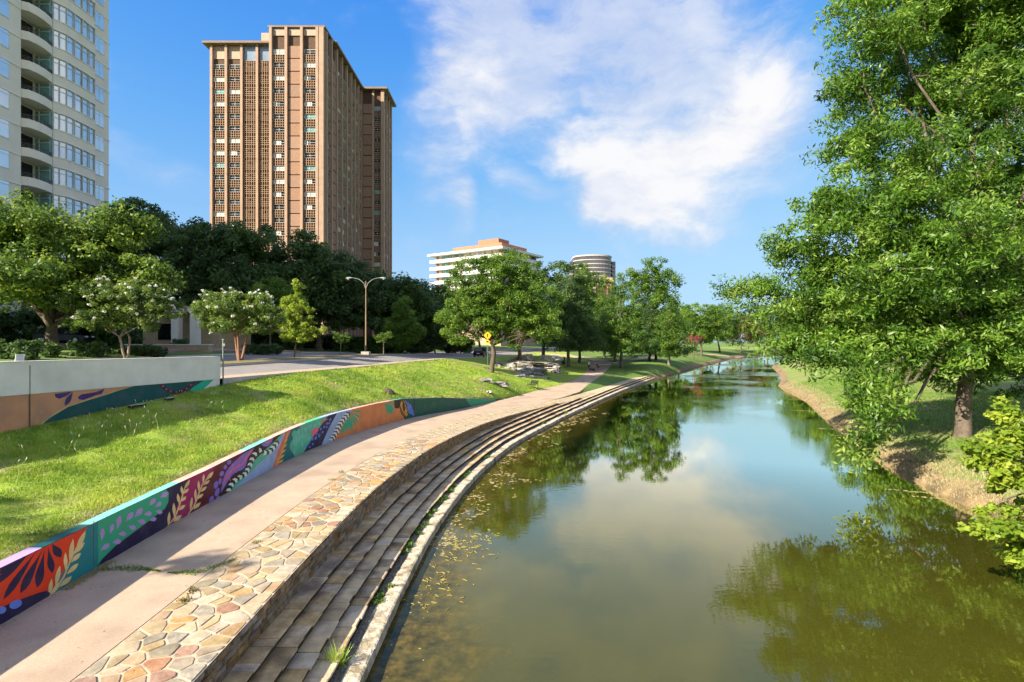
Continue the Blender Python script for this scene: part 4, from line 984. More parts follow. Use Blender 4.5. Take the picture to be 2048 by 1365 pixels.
MB().prism(arcp(17.6, 13.4, 0, 0, 18.4), 82.001 - GO.z, 83.2 - GO.z).obj('roof', 'gt_stone', gt)
for s in (-1, 1):
    MB().box(s * 19.2 - 1.5, s * 19.2 + 1.5, -2, 18, 0, 75.5).obj('side_shaft', 'gt_glass', gt)
    for k in range(19): MB().box(s * 19.2 - 1.6, s * 19.2 + 1.6, -2.1, 18.1, 6 + 3.6 * k, 7 + 3.6 * k).obj('floor_band', 'gt_stone', gt)
ob = empty('salmon_block', (80, 480, 3), 0, 'small salmon coloured rooftop block in front of the glass tower', 'building')
MB().box(-3, 6, -4, 4, 0, 55).obj('wall', 'roof_brick', ob); MB().box(-4, 7, -5, 5, 55.01, 58.5).obj('cornice', 'tower_cream', ob)
for z in (44, 49): MB().box(-1, 1, -4.1, -3.9, z, z + 3).obj('window', 'glass_dark', ob); MB().box(3, 5, -4.1, -3.9, z, z + 3).obj('window', 'glass_dark', ob)

# ------------------------------------------------------------------ house front and planters under the trees at the left
hz = verge_at(-45, 66)
ho = empty('stone_porch', (-40, 66, hz), 0, 'white columned stone porch half hidden behind the crape myrtles', 'building')
def hb(name, m_, x0, x1, y0, y1, z0, z1, parent=None): return MB().box(x0, x1, y0, y1, z0, z1).obj(name, m_, parent or ho)
hb('wall', 'house_stone', -7, 3, 4, 12, -2, 4.2); hb('roof', 'tan_wall', -8, 4, 2.5, 12, 4.21, 5.0)
for x in (-1.4, .9):
    c = hb('column', 'white_stone', x - .45, x + .45, 1.5, 2.4, 0, 4.2)
    hb('capital', 'white_stone', x - .6, x + .6, 1.35, 2.45, 4.21, 4.6, c); hb('base', 'white_stone', x - .55, x + .55, 1.4, 2.45, -.6, -.001, c)
hb('door', 'black_gap', -.8, .3, 3.9, 3.98, 0, 2.6); hb('window', 'glass_dark', -5, -3, 3.9, 3.98, .8, 2.8)
pz = verge_at(-34, 56)
pl = empty('stone_planter', (-36, 58, pz), 0, 'low tan stone planter wall in front of the porch', 'planter')
MB().box(-4.5, 4.2, -.4, .4, -1, .62).obj('wall', 'house_stone', pl); MB().box(-4.6, 4.3, -.5, .5, .621, .72).obj('coping', 'white_stone', pl)
ribbon('driveway', [(-34.5, 50), (-37, 56), (-33, 62), (-30, 72)], 5.5, lambda x, y: max(verge_at(x, y), verge_at(x - 2, y), verge_at(x + 2, y)), 'drive_brick', .05)
ribbon('driveway', [(-30.5, 86), (-36, 92), (-44, 97), (-56, 100)], 6, lambda x, y: max(verge_at(x, y), verge_at(x - 2, y), verge_at(x + 2, y)), 'drive_brick', .05)
# ------------------------------------------------------------------ foliage
leaf_mat('leaf_oak', [(0.045, 0.093, 0.015), (0.090, 0.173, 0.024), (0.173, 0.262, 0.033), (0.285, 0.360, 0.045)])
leaf_mat('leaf_dark', [(.040, .080, .022), (.066, .128, .03), (.11, .19, .042)], .35)
leaf_mat('leaf_mid', [(.052, .118, .015), (.108, .212, .024), (.235, .34, .046)], .46)
leaf_mat('leaf_pecan', [(.030, .078, .010), (.075, .168, .019), (.155, .28, .03), (.29, .39, .09)], .44, .4)
leaf_mat('leaf_lime', [(0.125, 0.213, 0.019), (0.237, 0.338, 0.031), (0.375, 0.450, 0.062)], .45)
leaf_mat('leaf_cypress', [(.045, .11, .018), (.09, .185, .024), (.19, .29, .04)], .4)
leaf_mat('leaf_crape', [(0.063, 0.119, 0.022), (0.119, 0.196, 0.031), (0.196, 0.266, 0.049)])
leaf_mat('leaf_bronze', [(0.090, 0.085, 0.020), (0.150, 0.130, 0.030), (0.200, 0.160, 0.050)])
leaf_mat('petal_white', [(0.620, 0.620, 0.560), (0.750, 0.740, 0.680)], .2); leaf_mat('petal_pink', [(0.330, 0.020, 0.075), (0.480, 0.050, 0.130)], .3)
leaf_mat('leaf_dead', [(0.200, 0.130, 0.080), (0.300, 0.220, 0.150)], .2)
leaf_mat('blade_sun', [(.14, .25, .022), (.24, .36, .035), (.40, .46, .07)], .3); leaf_mat('blade_lawn', [(0.075, 0.163, 0.025), (0.125, 0.225, 0.037), (0.200, 0.275, 0.050)], .3)
leaf_mat('straw', [(0.320, 0.270, 0.130), (0.420, 0.380, 0.220)], .2)
mat('bark', (.075, .058, .042), (.15, .12, .09), 3, .95, .03, 9); mat('bark_pale', (.22, .17, .125), (.32, .26, .20), 3, .95, .02, 9); mat('bark_red', (.20, .10, .065), (.28, .16, .11), 3, .9, .01, 9)
mat('bark_grey', (.10, .09, .075), (.19, .17, .145), 2.5, .95, .03, 7)

def unit(v): return v / np.maximum(np.linalg.norm(v, axis=1, keepdims=True), 1e-9)
def leaves(C, r, per, size, aspect=.5, up=.5, out=.6, droop=0.0, g=None, bend=.0):
    """C clump centres, r clump radii, per leaves in each -> quads"""
    g = g or rng
    n = len(C) * per
    c = np.repeat(C, per, 0); rr = np.repeat(r, per)
    d = unit(g.normal(size=(n, 3))); rad = rr * g.random(n) ** .45
    off = d * rad[:, None] * np.array([1, 1, .72])
    p = c + off
    nrm = unit(d * out + np.array([0, 0, up]) + g.normal(size=(n, 3)) * .55)
    ax = unit(np.cross(nrm, g.normal(size=(n, 3)))); ax[:, 2] -= droop; ax = unit(ax)
    sd = unit(np.cross(nrm, ax))
    s = size * g.uniform(.6, 1.3, n)[:, None]
    a = p - ax * s * .5; b = p + sd * s * aspect * .5 + nrm * s * bend; e = p + ax * s * .5; f = p - sd * s * aspect * .5 + nrm * s * bend
    V = np.stack([a, b, e, f], 1).reshape(-1, 3)
    ct_ = np.repeat(g.normal(0, .21, len(C)), per)
    t = np.clip(.45 + ct_ + g.normal(0, .17, n), 0, 1)
    Fc = np.arange(n * 4).reshape(n, 4)
    return V, Fc, np.repeat(t, 4)
def in_lobes(lobes, n, g, shell=.55, low=.0):
    """random points near the skin of a set of ellipsoids (cx,cy,cz,rx,ry,rz)"""
    Lb = np.array(lobes, float); w = Lb[:, 3] * Lb[:, 4] * Lb[:, 5]; w = w ** .75; w /= w.sum()
    k = g.choice(len(Lb), n, p=w); d = unit(g.normal(size=(n, 3)))
    if low: d[:, 2] = np.where(d[:, 2] < -low, -d[:, 2] * .5, d[:, 2])
    rad = shell + (1 - shell) * g.random(n) ** .6; rad = np.where(g.random(n) < .22, g.random(n) * shell, rad)
    return Lb[k, :3] + d * rad[:, None] * Lb[k, 3:6]
def limb(mb, p, q, r0, r1, sag=0.0, n=6, seg=6, wob=.05, g=None):
    p, q = Vector(p), Vector(q); l = (q - p).length; pts, rd = [], []
    for i in range(seg + 1):
        t = i / seg; w = Vector(g.normal(size=3)) * wob * l * math.sin(math.pi * t)
        pts.append(p.lerp(q, t) + Vector((0, 0, sag * l * math.sin(math.pi * t))) + w); rd.append(r0 + (r1 - r0) * t ** .8)
    mb.tube(pts, rd, n, False); return pts
def tree(name, label, base, lobes, nclump, per, clump_r, leaf, lm, bark='bark', trunk_r=.25, fork=None, seed=1, group=None, aspect=.5, nlimb=7, nsub=40, stems=1, droop=0.0, low=.55, up=.5, shell=.55, limb_f=.6, cat='tree', flowers=None, out=.6, bare=None):
    g = np.random.default_rng(seed); base = Vector(base)
    root = empty(name, base, 0, label, cat, group)
    Lb = [(l[0], l[1], l[2], l[3], l[4], l[5]) for l in lobes]
    C = in_lobes(Lb, nclump, g, shell, low)
    r = clump_r * g.uniform(.6, 1.35, len(C))
    V, Fc, t = leaves(C, r, per, leaf, aspect, up, out, droop, g)
    V = V - np.array(base)
    crown = obj('crown', mesh('crown', V, Fc, lm, False, t), root)
    if flowers:
        fm, nf, fr, fs = flowers
        top = C[np.argsort(-(C[:, 2] + g.normal(0, .5, len(C))))][:int(len(C) * .8)]; sel = top[g.choice(len(top), nf)]
        dirs = unit(sel - np.mean(np.array(Lb)[:, :3], axis=0)); sel = sel + dirs * clump_r * 1.0
        V2, F2, t2 = leaves(sel, np.full(nf, fr), 14, fs, .9, .3, .6, 0, g)
        obj('blossom', mesh('blossom', V2 - np.array(base), F2, fm, False, t2), root)
    mb = MB(); zc = min(l[2] - l[5] for l in Lb); cen = np.mean(np.array(Lb)[:, :3], axis=0)
    fk = Vector(fork) if fork else Vector((base.x + (cen[0] - base.x) * .3, base.y + (cen[1] - base.y) * .3, base.z + max(1.0, (zc - base.z) * 1.05 + .25)))
    tips = []
    for s in range(stems):
        a = 2 * math.pi * s / max(stems, 1) + .7; o = Vector((math.cos(a), math.sin(a), 0)) * (trunk_r * 1.6 if stems > 1 else 0)
        f2 = fk + o * 3.0 if stems > 1 else fk
        b2 = base + o
        pts = [b2 + Vector((0, 0, -.25)), b2 + Vector((0, 0, .15)), b2.lerp(f2, .35) + Vector(g.normal(size=3)) * trunk_r * .25, b2.lerp(f2, .7) + Vector(g.normal(size=3)) * trunk_r * .25, f2]
        mb.tube(pts, [trunk_r * 1.45, trunk_r * 1.12, trunk_r, trunk_r * .9, trunk_r * .78], 10, False); tips.append(f2)
    order = list(range(len(Lb))); hubs = []
    for i in range(max(nlimb, len(Lb))):
        l = Lb[order[i % len(Lb)]]; q = Vector(l[:3]) + Vector(g.normal(size=3)) * .30 * min(l[3], l[5])
        pts = limb(mb, tips[i % len(tips)], q, trunk_r * limb_f, trunk_r * .16, .06, 7, 6, .04, g); hubs += pts[3:]
    H = np.array([tuple(h) for h in hubs])
    for i in g.choice(len(C), min(nsub, len(C)), replace=False):
        j = np.argmin(((H - C[i]) ** 2).sum(1)); limb(mb, H[j], C[i], trunk_r * .17, trunk_r * .045, .04, 5, 4, .05, g)
    mb.v = [tuple(Vector(v) - base) for v in mb.v]
    mb.obj('trunk', bark, root, smooth=True)
    if bare:
        b3 = MB()
        for (x, y, z, rr, k) in bare:
            for _ in range(k):
                p = Vector((x, y, z)); q = p + Vector(unit(g.normal(size=(1, 3)) * np.array([1, 1, .8]))[0]) * rr
                pts = limb(b3, p, q, .035, .01, -.05, 4, 4, .08, g)
                for _ in range(3): limb(b3, pts[2], pts[2] + Vector(g.normal(size=3)) * rr * .4, .014, .005, 0, 3, 2, .05, g)
        b3.v = [tuple(Vector(v) - base) for v in b3.v]; b3.obj('dead_branches', 'bark_pale', root)
    return root
def lobes_px(d, spec, dj=0.0):
    """lobes given as (px, py, half width px, half height px[, depth shift]) at depth d"""
    out = []
    for s in spec:
        dd = d + (s[4] if len(s) > 4 else 0); x, y, z = at_px(s[0], s[1], dd); k = dd / F
        out.append((x, y, z, s[2] * k, s[2] * k * .9, s[3] * k))
    return out

# big sunlit oak behind the street wall
tree('shade_oak', 'broad sunlit yellow-green oak in front of the cream tower', (-38.5, 46, verge_at(-38.5, 46)),
     lobes_px(46, [(60, 480, 130, 90), (200, 500, 100, 85, 2), (-60, 520, 130, 110), (130, 560, 150, 80), (280, 560, 70, 75, 1), (30, 590, 150, 70, -3), (-120, 450, 110, 80, 3), (250, 470, 60, 55, 3), (200, 610, 120, 40)]),
     420, 190, 1.15, .36, 'leaf_oak', trunk_r=.48, seed=11, nlimb=12, low=.35)
# dark row behind the far roadway
dk = 'dark evergreen oaks in a row beyond the street'
for i, (px, d, lb, lab, nm) in enumerate((
    (300, 84, [(270, 440, 60, 40), (330, 490, 95, 65), (250, 520, 90, 60, 2), (310, 590, 110, 65), (400, 540, 70, 70)], 'tall dark oak right of the cream tower', 'live_oak'),
    (455, 80, [(440, 490, 90, 55), (510, 500, 85, 50, 2), (400, 560, 100, 70), (480, 590, 130, 70), (540, 560, 80, 60, -2)], 'widest dark oak standing in front of the brown tower base', 'live_oak'),
    (640, 86, [(600, 510, 60, 45), (560, 560, 80, 60), (660, 550, 75, 50), (610, 620, 110, 55), (690, 600, 70, 55)], 'dark oak behind the slender young street tree', 'live_oak'),
    (760, 92, [(720, 570, 60, 45), (780, 590, 70, 40), (740, 630, 95, 50), (820, 620, 50, 45)], 'dark round oak behind the street lamp', 'live_oak'),
    (850, 104, [(830, 610, 50, 45), (870, 640, 50, 40), (800, 640, 60, 40)], 'low dark oak at the right end of the row', 'live_oak'),
    (110, 88, [(60, 560, 120, 80), (180, 580, 90, 70)], 'dark oak behind the big sunlit oak', 'live_oak'))):
    x, y, _ = at_px(px, 700, d)
    tree(nm, lab, (x, y, verge_at(x, y)), lobes_px(d, lb), 300, 130, 1.5, .55, 'leaf_dark', trunk_r=.5, seed=21 + i, group=dk, nlimb=9, nsub=20, low=.6)
# smaller growth in front of the dark row
def simple(name, px, base_y, d, spec, lab, lm, n=120, per=70, cr=.6, leaf=.25, bark='bark', tr=.12, seed=50, zf=None, **kw):
    x = (px - 1024) / F * d; z = CAMZ + (682 - base_y) / F * d if base_y else None
    if zf: z = zf(x, d)
    gr_ = 1.16 if name in ('park_tree', 'elm_tree', 'park_oak', 'leaning_tree') else 1.0
    spec = [(q[0], q[1], q[2] * gr_, q[3] * gr_) + tuple(q[4:]) for q in spec]
    return tree(name, lab, (x, d, z), lobes_px(d, spec), n, per, cr, leaf, lm, bark, trunk_r=tr, seed=seed, **kw)
simple('garden_tree', 540, None, 72, [(540, 590, 45, 35), (510, 620, 40, 30), (575, 615, 35, 30)], 'mid green garden tree between two crape myrtles and dark oaks', 'leaf_mid', 140, 80, .9, .36, seed=51, zf=verge_at)
simple('crape_myrtle', 252, 719, 43, [(250, 610, 75, 45), (175, 615, 50, 40), (320, 625, 48, 38), (235, 650, 85, 32), (285, 590, 55, 30), (150, 600, 30, 25), (200, 580, 40, 22)], 'white flowering crape myrtle rising behind the grey parapet', 'leaf_crape', 360, 110, .42, .19, 'bark_pale', .09, 61, stems=3, flowers=('petal_white', 250, .14, .105), group='white crape myrtles on the street median', low=.4, nsub=60)
simple('crape_myrtle', 480, 722, 44, [(480, 625, 70, 36), (420, 625, 38, 30), (535, 635, 34, 34), (475, 655, 72, 26), (450, 600, 40, 20), (510, 600, 30, 22)], 'white flowering crape myrtle right of the parapet end post', 'leaf_crape', 300, 110, .42, .19, 'bark_red', .10, 62, stems=3, flowers=('petal_white', 170, .14, .105), group='white crape myrtles on the street median', low=.4, nsub=60)
simple('young_pear_tree', 589, 716, 52.4, [(597, 585, 13, 28), (590, 620, 26, 30), (595, 655, 36, 22), (575, 640, 22, 35), (618, 640, 18, 26), (640, 658, 14, 8), (612, 610, 14, 18), (598, 672, 32, 14), (570, 610, 10, 18)], 'bright lime young street tree with a pointed crown', 'leaf_lime', 200, 90, .34, .19, 'bark', .07, 63, low=1.0, nsub=50)
simple('sapling', 681, 711, 60.7, [(682, 680, 16, 14), (675, 672, 10, 10), (690, 676, 9, 10)], 'thin sapling just left of the street lamp', 'leaf_mid', 30, 40, .3, .17, 'bark_pale', .035, 64, nsub=12, group='median saplings')
simple('sapling', 767, 709, 68, [(767, 678, 16, 14), (758, 672, 10, 10), (774, 670, 8, 12)], 'thin sapling just right of the street lamp', 'leaf_mid', 30, 40, .3, .17, 'bark_pale', .035, 65, nsub=12, group='median saplings')
simple('median_tree', 808, 708, 80, [(805, 620, 22, 28), (800, 655, 32, 26), (820, 660, 28, 24), (806, 680, 30, 16)], 'upright green median tree left of the leafy park tree', 'leaf_mid', 220, 90, .7, .30, 'bark', .12, 66, low=1.0)
simple('median_tree', 870, 707, 95, [(868, 655, 30, 26), (880, 670, 28, 20), (855, 670, 24, 18)], 'dark round median tree beside the parked dark car', 'leaf_dark', 180, 90, .9, .36, 'bark', .13, 67, low=1.0)
# park trees in the middle
simple('park_tree', 983, None, 69, [(960, 560, 50, 42), (1010, 545, 45, 38), (920, 605, 42, 42), (985, 610, 60, 45), (1040, 585, 48, 45), (925, 650, 40, 35), (1060, 630, 46, 42), (1085, 655, 30, 32), (1000, 650, 50, 30), (890, 620, 18, 26), (985, 528, 30, 16), (1030, 680, 22, 14)],
       'large bright green park tree beside the yellow sign', 'leaf_mid', 560, 130, .80, .28, 'bark', .30, 71, zf=bank_at, low=1.0, nsub=80, nlimb=14, bare=[(-4.6, 68, 8.3, 2.0, 14), (1.4, 67.5, 7.6, 2.2, 16)])
simple('leaning_tree', 1036, None, 84, [(1030, 600, 45, 40), (1075, 610, 45, 40), (1040, 650, 55, 35), (1090, 650, 40, 30)], 'leaning tree growing out of the pale rock ledges', 'leaf_mid', 260, 100, .8, .32, 'bark', .32, 72, zf=bank_at, low=1.0)
simple('park_oak', 1085, None, 110, [(1075, 560, 40, 38), (1115, 560, 45, 32), (1095, 610, 70, 45), (1060, 640, 55, 35), (1125, 645, 50, 40)], 'dark tree behind the bright park tree', 'leaf_dark', 300, 100, 1.2, .45, 'bark', .36, 73, zf=bank_at, low=1.0)
def cone(px, top, bot, hw, d, n=7):
    out = []
    for k in range(n):
        t = k / (n - 1); out.append((px + (8 * math.sin(k * 2.4)) * t, top + (bot - top) * (t * .92 + .04), max(8, 1.15 * hw * (t ** .7)), (bot - top) / n * .72))
    return out
for i, (px, by, top, bot, hw, d, lm, lab) in enumerate((
    (1137, 716, 545, 690, 62, 96, 'leaf_dark', 'dark cypress left of the trash can'), (1159, 712, 535, 690, 44, 112, 'leaf_cypress', 'cypress with lime top below the glass tower'),
    (1209, 705, 560, 690, 50, 132, 'leaf_cypress', 'slim cypress behind the two walkers'), (1243, 727, 548, 700, 60, 101, 'leaf_cypress', 'tallest green cypress at the bend of the path'),
    (1230, 716, 575, 695, 45, 118, 'leaf_dark', 'dark cypress at the right of the path bend'), (1338, 712, 598, 705, 45, 118, 'leaf_cypress', 'bright green cypress at the creek bend'),
    (1300, 714, 610, 700, 42, 122, 'leaf_dark', 'shaded cypress left of the bright creekside one'))):
    x = (px - 1024) / F * d; zf = gz(x, d)
    tree('bald_cypress', lab, (x, d, zf), lobes_px(d, cone(px, top, bot, hw, d)), 300, 100, .95, .38, lm, 'bark_grey', trunk_r=.30, seed=80 + i, group='bald cypresses along the creek path', low=1.0, aspect=.35, nlimb=10, nsub=40, up=.7)
simple('elm_tree', 1312, None, 126, [(1312, 540, 26, 24), (1290, 575, 38, 32), (1330, 580, 34, 34), (1310, 610, 44, 36), (1275, 555, 20, 18)], 'tall open elm above the creekside cypresses', 'leaf_mid', 260, 90, 1.1, .42, 'bark', .3, 91, zf=gz, low=1.0)
simple('elm_tree', 1210, None, 150, [(1175, 560, 32, 26), (1200, 590, 36, 30), (1160, 600, 36, 30)], 'yellowish elm top in front of the glass tower', 'leaf_oak', 200, 90, 1.2, .48, 'bark', .3, 92, zf=gz, low=1.0)
simple('creek_tree', 1403, None, 178, [(1400, 640, 46, 38), (1370, 655, 34, 32), (1430, 652, 34, 34)], 'round green tree behind the pink blossom', 'leaf_mid', 240, 90, 1.2, .48, 'bark', .3, 93, zf=gz, low=1.0)
simple('crape_myrtle', 1388, None, 150, [(1388, 682, 14, 11), (1380, 686, 10, 9)], 'pink flowering crape myrtle on the far lawn', 'leaf_crape', 60, 40, .5, .2, 'bark', .08, 94, zf=gz, stems=3, flowers=('petal_pink', 90, .4, .22), low=.6)
simple('bronze_tree', 1482, None, 254, [(1480, 655, 32, 30), (1508, 662, 28, 26), (1458, 668, 24, 22)], 'rusty bronze leaved tree at the end of the creek', 'leaf_bronze', 200, 80, 1.4, .55, 'bark', .3, 95, zf=gz, low=1)
for i, (px, d, sp, lab) in enumerate((
    (1440, 230, [(1440, 645, 38, 36), (1415, 655, 30, 30)], 'farthest left bank tree above the creek bend'), (1535, 292, [(1535, 645, 44, 42), (1570, 650, 40, 38), (1500, 652, 34, 34)], 'far tree closing the creek view'),
    (1600, 198, [(1600, 650, 40, 36), (1640, 655, 34, 30)], 'far right bank tree behind the pecan branches'), (1360, 215, [(1360, 640, 34, 30), (1340, 650, 28, 26)], 'far tree between the cypress and the round green tree'),
    (1250, 200, [(1250, 640, 40, 30), (1215, 645, 36, 28), (1285, 645, 30, 26)], 'far trees across the street behind the cypresses'), (1120, 190, [(1120, 635, 50, 34), (1080, 640, 46, 32)], 'far tree below the white mid-rise'),
    (960, 180, [(940, 610, 45, 36), (985, 620, 46, 36), (900, 630, 40, 30)], 'far dark tree left below the white mid-rise'), (880, 150, [(880, 610, 40, 36), (850, 640, 30, 26), (910, 640, 34, 26)], 'dark tree between the row and the park tree'))):
    x = (px - 1024) / F * d
    zb = gz(x, d) if Sf(d) < x < Rf(d) else (verge_at(x, d) if x < Sf(d) else rbank_at(x, d))
    tree('distant_tree', lab, (x, d, zb), lobes_px(d, sp), 200, 80, 1.9, .75, 'leaf_dark' if i in (6, 7) else 'leaf_mid', 'bark', trunk_r=.35, seed=100 + i, group='distant park trees', low=1, nsub=10)
# woods beyond everything
g = np.random.default_rng(5); C = []
for k in range(430):
    a = g.uniform(-1.25, 1.25); d = g.uniform(285, 420); x, y = d * math.tan(a) if abs(a) < .9 else d * a, d
    if abs(x) > 420: continue
    C.append((x, y, 4 + g.random() * 19))
C = np.array(C); V, Fc, t = leaves(C, np.full(len(C), 6.5), 150, 1.6, .6, .5, .6, 0, g)
wd = obj('far_woods', mesh('far_woods', V, Fc, 'leaf_mid', False, t)); tag(wd, 'hazy line of woods closing the horizon', 'woods', kind='stuff')

# ------------------------------------------------------------------ right bank: pecan over the water
pb = (24.6, 30, rbank_at(24.6, 30))
pec = lobes_px(31, [(1760, 60, 90, 70, -1), (1880, 40, 110, 80, 2), (2010, 60, 110, 90), (1720, 170, 60, 60), (1830, 190, 120, 75, 1), (1980, 210, 110, 90), (1715, 290, 70, 50), (1820, 330, 120, 70, -2), (1960, 360, 130, 90, 1),
     (1640, 420, 60, 45, -1), (1740, 440, 110, 65, -2), (1880, 480, 130, 80, -3), (2010, 500, 110, 90), (1570, 500, 45, 30, 2), (1640, 540, 90, 55, 1), (1760, 570, 120, 65, -2), (1900, 600, 110, 70, -1), (2030, 620, 90, 80, -1),
     (1520, 575, 60, 40, 3), (1480, 590, 36, 32, 4), (1590, 630, 80, 45, 2), (1700, 660, 100, 50), (1570, 690, 50, 22, 1), (1650, 705, 70, 28), (1800, 700, 90, 45, -2), (1740, 760, 50, 45, -4), (1760, 820, 55, 55, -6), (1735, 880, 30, 38, -7), (1745, 915, 22, 20, -7), (1900, 730, 90, 45, 1), (2000, 730, 70, 55, 2), (1850, 690, 80, 60, -3), (1980, 670, 90, 60, -2), (1690, 720, 60, 36, -2),
     (2120, 100, 120, 120, 2), (2160, 350, 130, 130), (2140, 560, 110, 110), (1900, -60, 140, 90), (2080, -40, 130, 90), (1780, -30, 80, 60)])
tree('pecan_tree', 'huge leafy pecan overhanging the creek on the right bank', pb, [(a, b, c, d * 1.22, e * 1.22, f * 1.22) for a, b, c, d, e, f in pec], 2400, 120, .85, .31, 'leaf_pecan', 'bark', trunk_r=.36, fork=(24.9, 30, 6.2), seed=121, aspect=.30, nlimb=30, nsub=260, droop=.35, low=1, up=.45, shell=.35, limb_f=.28)
b2 = (31.5, 29, rbank_at(31.5, 29))
big = empty('oak_tree', b2, 0, 'thick dark limb leaning in from the right edge under the pecan', 'tree')
mb = MB(); gg = np.random.default_rng(9)
pts = limb(mb, (31.5, 29, b2[2] - .3), (27.2, 29.6, 8.6), .55, .3, .02, 10, 7, .015, gg); limb(mb, pts[-1], (24.5, 31, 14), .3, .08, .03, 8, 6, .02, gg); limb(mb, pts[-2], (27.5, 32, 17), .32, .08, .02, 8, 6, .02, gg); limb(mb, pts[-3], (31, 31, 15), .3, .08, .02, 8, 6, .02, gg)
mb.v = [tuple(Vector(v) - Vector(b2)) for v in mb.v]; mb.obj('trunk', 'bark', big, smooth=True)
C = in_lobes(lobes_px(30, [(2150, 300, 110, 120), (2200, 450, 120, 120), (2100, 640, 80, 60)]), 120, gg, .5)
V, Fc, t = leaves(C, np.full(len(C), .7), 100, .21, .3, .5, .6, .3, gg); obj('crown', mesh('crown', V - np.array(b2), Fc, 'leaf_pecan', False, t), big)
# lime bush leaning over the water at the lower right
bb = (15.6, 12.6, .35)
tree('lime_bush', 'bright lime green bush leaning over the water at lower right', (18.6, 13.5, rbank_at(18.6, 13.5)), lobes_px(13.6, [(2030, 860, 50, 50), (1985, 900, 45, 40), (2040, 960, 70, 50), (1965, 925, 28, 22), (2010, 1050, 60, 35), (1975, 1062, 32, 22), (2050, 1100, 45, 30), (2030, 1130, 16, 14), (2100, 900, 90, 90), (2130, 1040, 90, 80), (2020, 820, 30, 26), (2200, 980, 90, 120)]),
     330, 75, .24, .14, 'leaf_lime', 'bark', trunk_r=.09, fork=(16.5, 13.6, 3.2), seed=131, aspect=.7, nlimb=16, nsub=80, low=1, up=.75, shell=.3, cat='bush')
# more right-bank trees behind
for i, (x, y, h, lab) in enumerate(((46, 62, 15, 'right bank tree seen through gaps in the pecan'), (58, 92, 16, 'right bank tree further up the creek'), (40, 38, 17, 'tree behind the pecan at the right edge'), (70, 130, 16, 'far right bank tree near the creek bend'))):
    z = rbank_at(x, y); lb = [(x, y, z + h * .62, h * .34, h * .34, h * .36), (x - h * .2, y - 1, z + h * .45, h * .26, h * .26, h * .2), (x + h * .22, y, z + h * .5, h * .26, h * .26, h * .22)]
    tree('bank_tree', lab, (x, y, z), lb, 260, 100, 1.3, .42, 'leaf_mid', 'bark', trunk_r=.3, seed=140 + i, group='trees on the right bank', low=1.0)
# ------------------------------------------------------------------ clipped hedges in front of the house
def hedge(px0, px1, py0, py1, d, label, seed, group='clipped hedges along the far street', lm='leaf_dark'):
    a, b = at_px(px0, py1, d), at_px(px1, py0, d); g = np.random.default_rng(seed)
    zb = min(a[2], verge_at((a[0] + b[0]) / 2, d)); n = int(max(24, (b[0] - a[0]) * 26)); C = np.stack([g.uniform(a[0], b[0], n), d + g.uniform(-.7, .7, n), g.uniform(zb, b[2], n)], 1)
    o3 = ((a[0] + b[0]) / 2, d, zb)
    V, Fc, t = leaves(C, np.full(n, .32), 60, .17, .7, .5, .7, 0, g)
    root = empty('hedge', o3, 0, label, 'hedge', group); obj('foliage', mesh('foliage', V - np.array(o3), Fc, lm, False, t), root)
    mb = MB(); [limb(mb, (u_, 0, -.2), (u_ + .1, .1, (b[2] - zb) * .6), .03, .01, 0, 4, 3, .05, g) for u_ in np.linspace(a[0] - o3[0] + .3, b[0] - o3[0] - .3, 5)]; mb.obj('twigs', 'bark', root)
hedge(-30, 75, 682, 720, 37, 'dark hedge left of the big oak trunk', 1); hedge(95, 114, 688, 719, 40, 'small dark hedge right of the big oak trunk', 2)
hedge(150, 208, 684, 717, 43, 'taller clipped hedge behind the first crape myrtle', 3); hedge(205, 325, 695, 714, 47.5, 'long low clipped hedge behind the parapet', 4); hedge(495, 560, 690, 700, 60, 'low hedge behind the second crape myrtle', 5)
hedge(282, 300, 692, 700, 56, 'rounded box bush on the stone planter', 6); hedge(345, 372, 680, 688, 60, 'small box bush beside the white column', 7)

# shrubs filling the shade under the dark row
g = np.random.default_rng(17)
for i, (px, d, w, h, lab) in enumerate(((300, 78, 60, 34, 'shrub mass under the dark oak right of the cream tower'), (420, 76, 60, 34, 'shrub mass under the widest dark oak'), (545, 84, 46, 30, 'shrub mass below the mid green garden tree'), (640, 94, 44, 26, 'shrubs behind the parked white car'), (720, 90, 44, 28, 'shrubs left behind the street lamp'), (800, 96, 50, 28, 'shrubs behind the upright median tree'), (200, 60, 60, 56, 'shrub mass behind the first crape myrtle'), (60, 57.5, 90, 66, 'shrub mass behind the parked black sedan'), (900, 120, 46, 26, 'shrubs beyond the dark SUV'))):
    x = (px - 1024) / F * d; z = verge_at(x, d); k = d / F
    C = np.stack([x + g.uniform(-w, w, 130) * k, d + g.uniform(-2, 2, 130), z + g.random(130) ** .8 * h * k], 1)
    root = empty('shrub', (x, d, z), 0, lab, 'shrub', 'shrubs in the shade of the dark oaks'); V, Fc, t = leaves(C, np.full(130, .75), 110, .34, .6, .5, .7, 0, g); obj('foliage', mesh('foliage', V - np.array((x, d, z)), Fc, 'leaf_dark', False, t), root)
    mb = MB()
    for q in range(9): limb(mb, (g.uniform(-w, w) * k * .3, 0, -.2), (g.uniform(-w, w) * k * .8, g.uniform(-1, 1), h * k * .7), .06, .02, 0, 5, 3, .05, g)
    mb.obj('stems', 'bark', root)

# unseen tree added beyond the left edge, crown shaped to shade bank and path
sx0, sy0 = -24.2, 2.2
tree('added_shade_tree', 'unseen tree added beyond the left edge to shade the bank', (sx0, sy0, 5.0), [(-24.8, 2.7, 11.4, 1.9, 1.5, 1.2), (-20.9, 2.2, 11.9, 2.4, .28, .28), (-26, 1.5, 12.0, 1.8, 1.6, 1.4)], 150, 80, .45, .2, 'leaf_mid', 'bark', trunk_r=.16, seed=171, low=1.0)
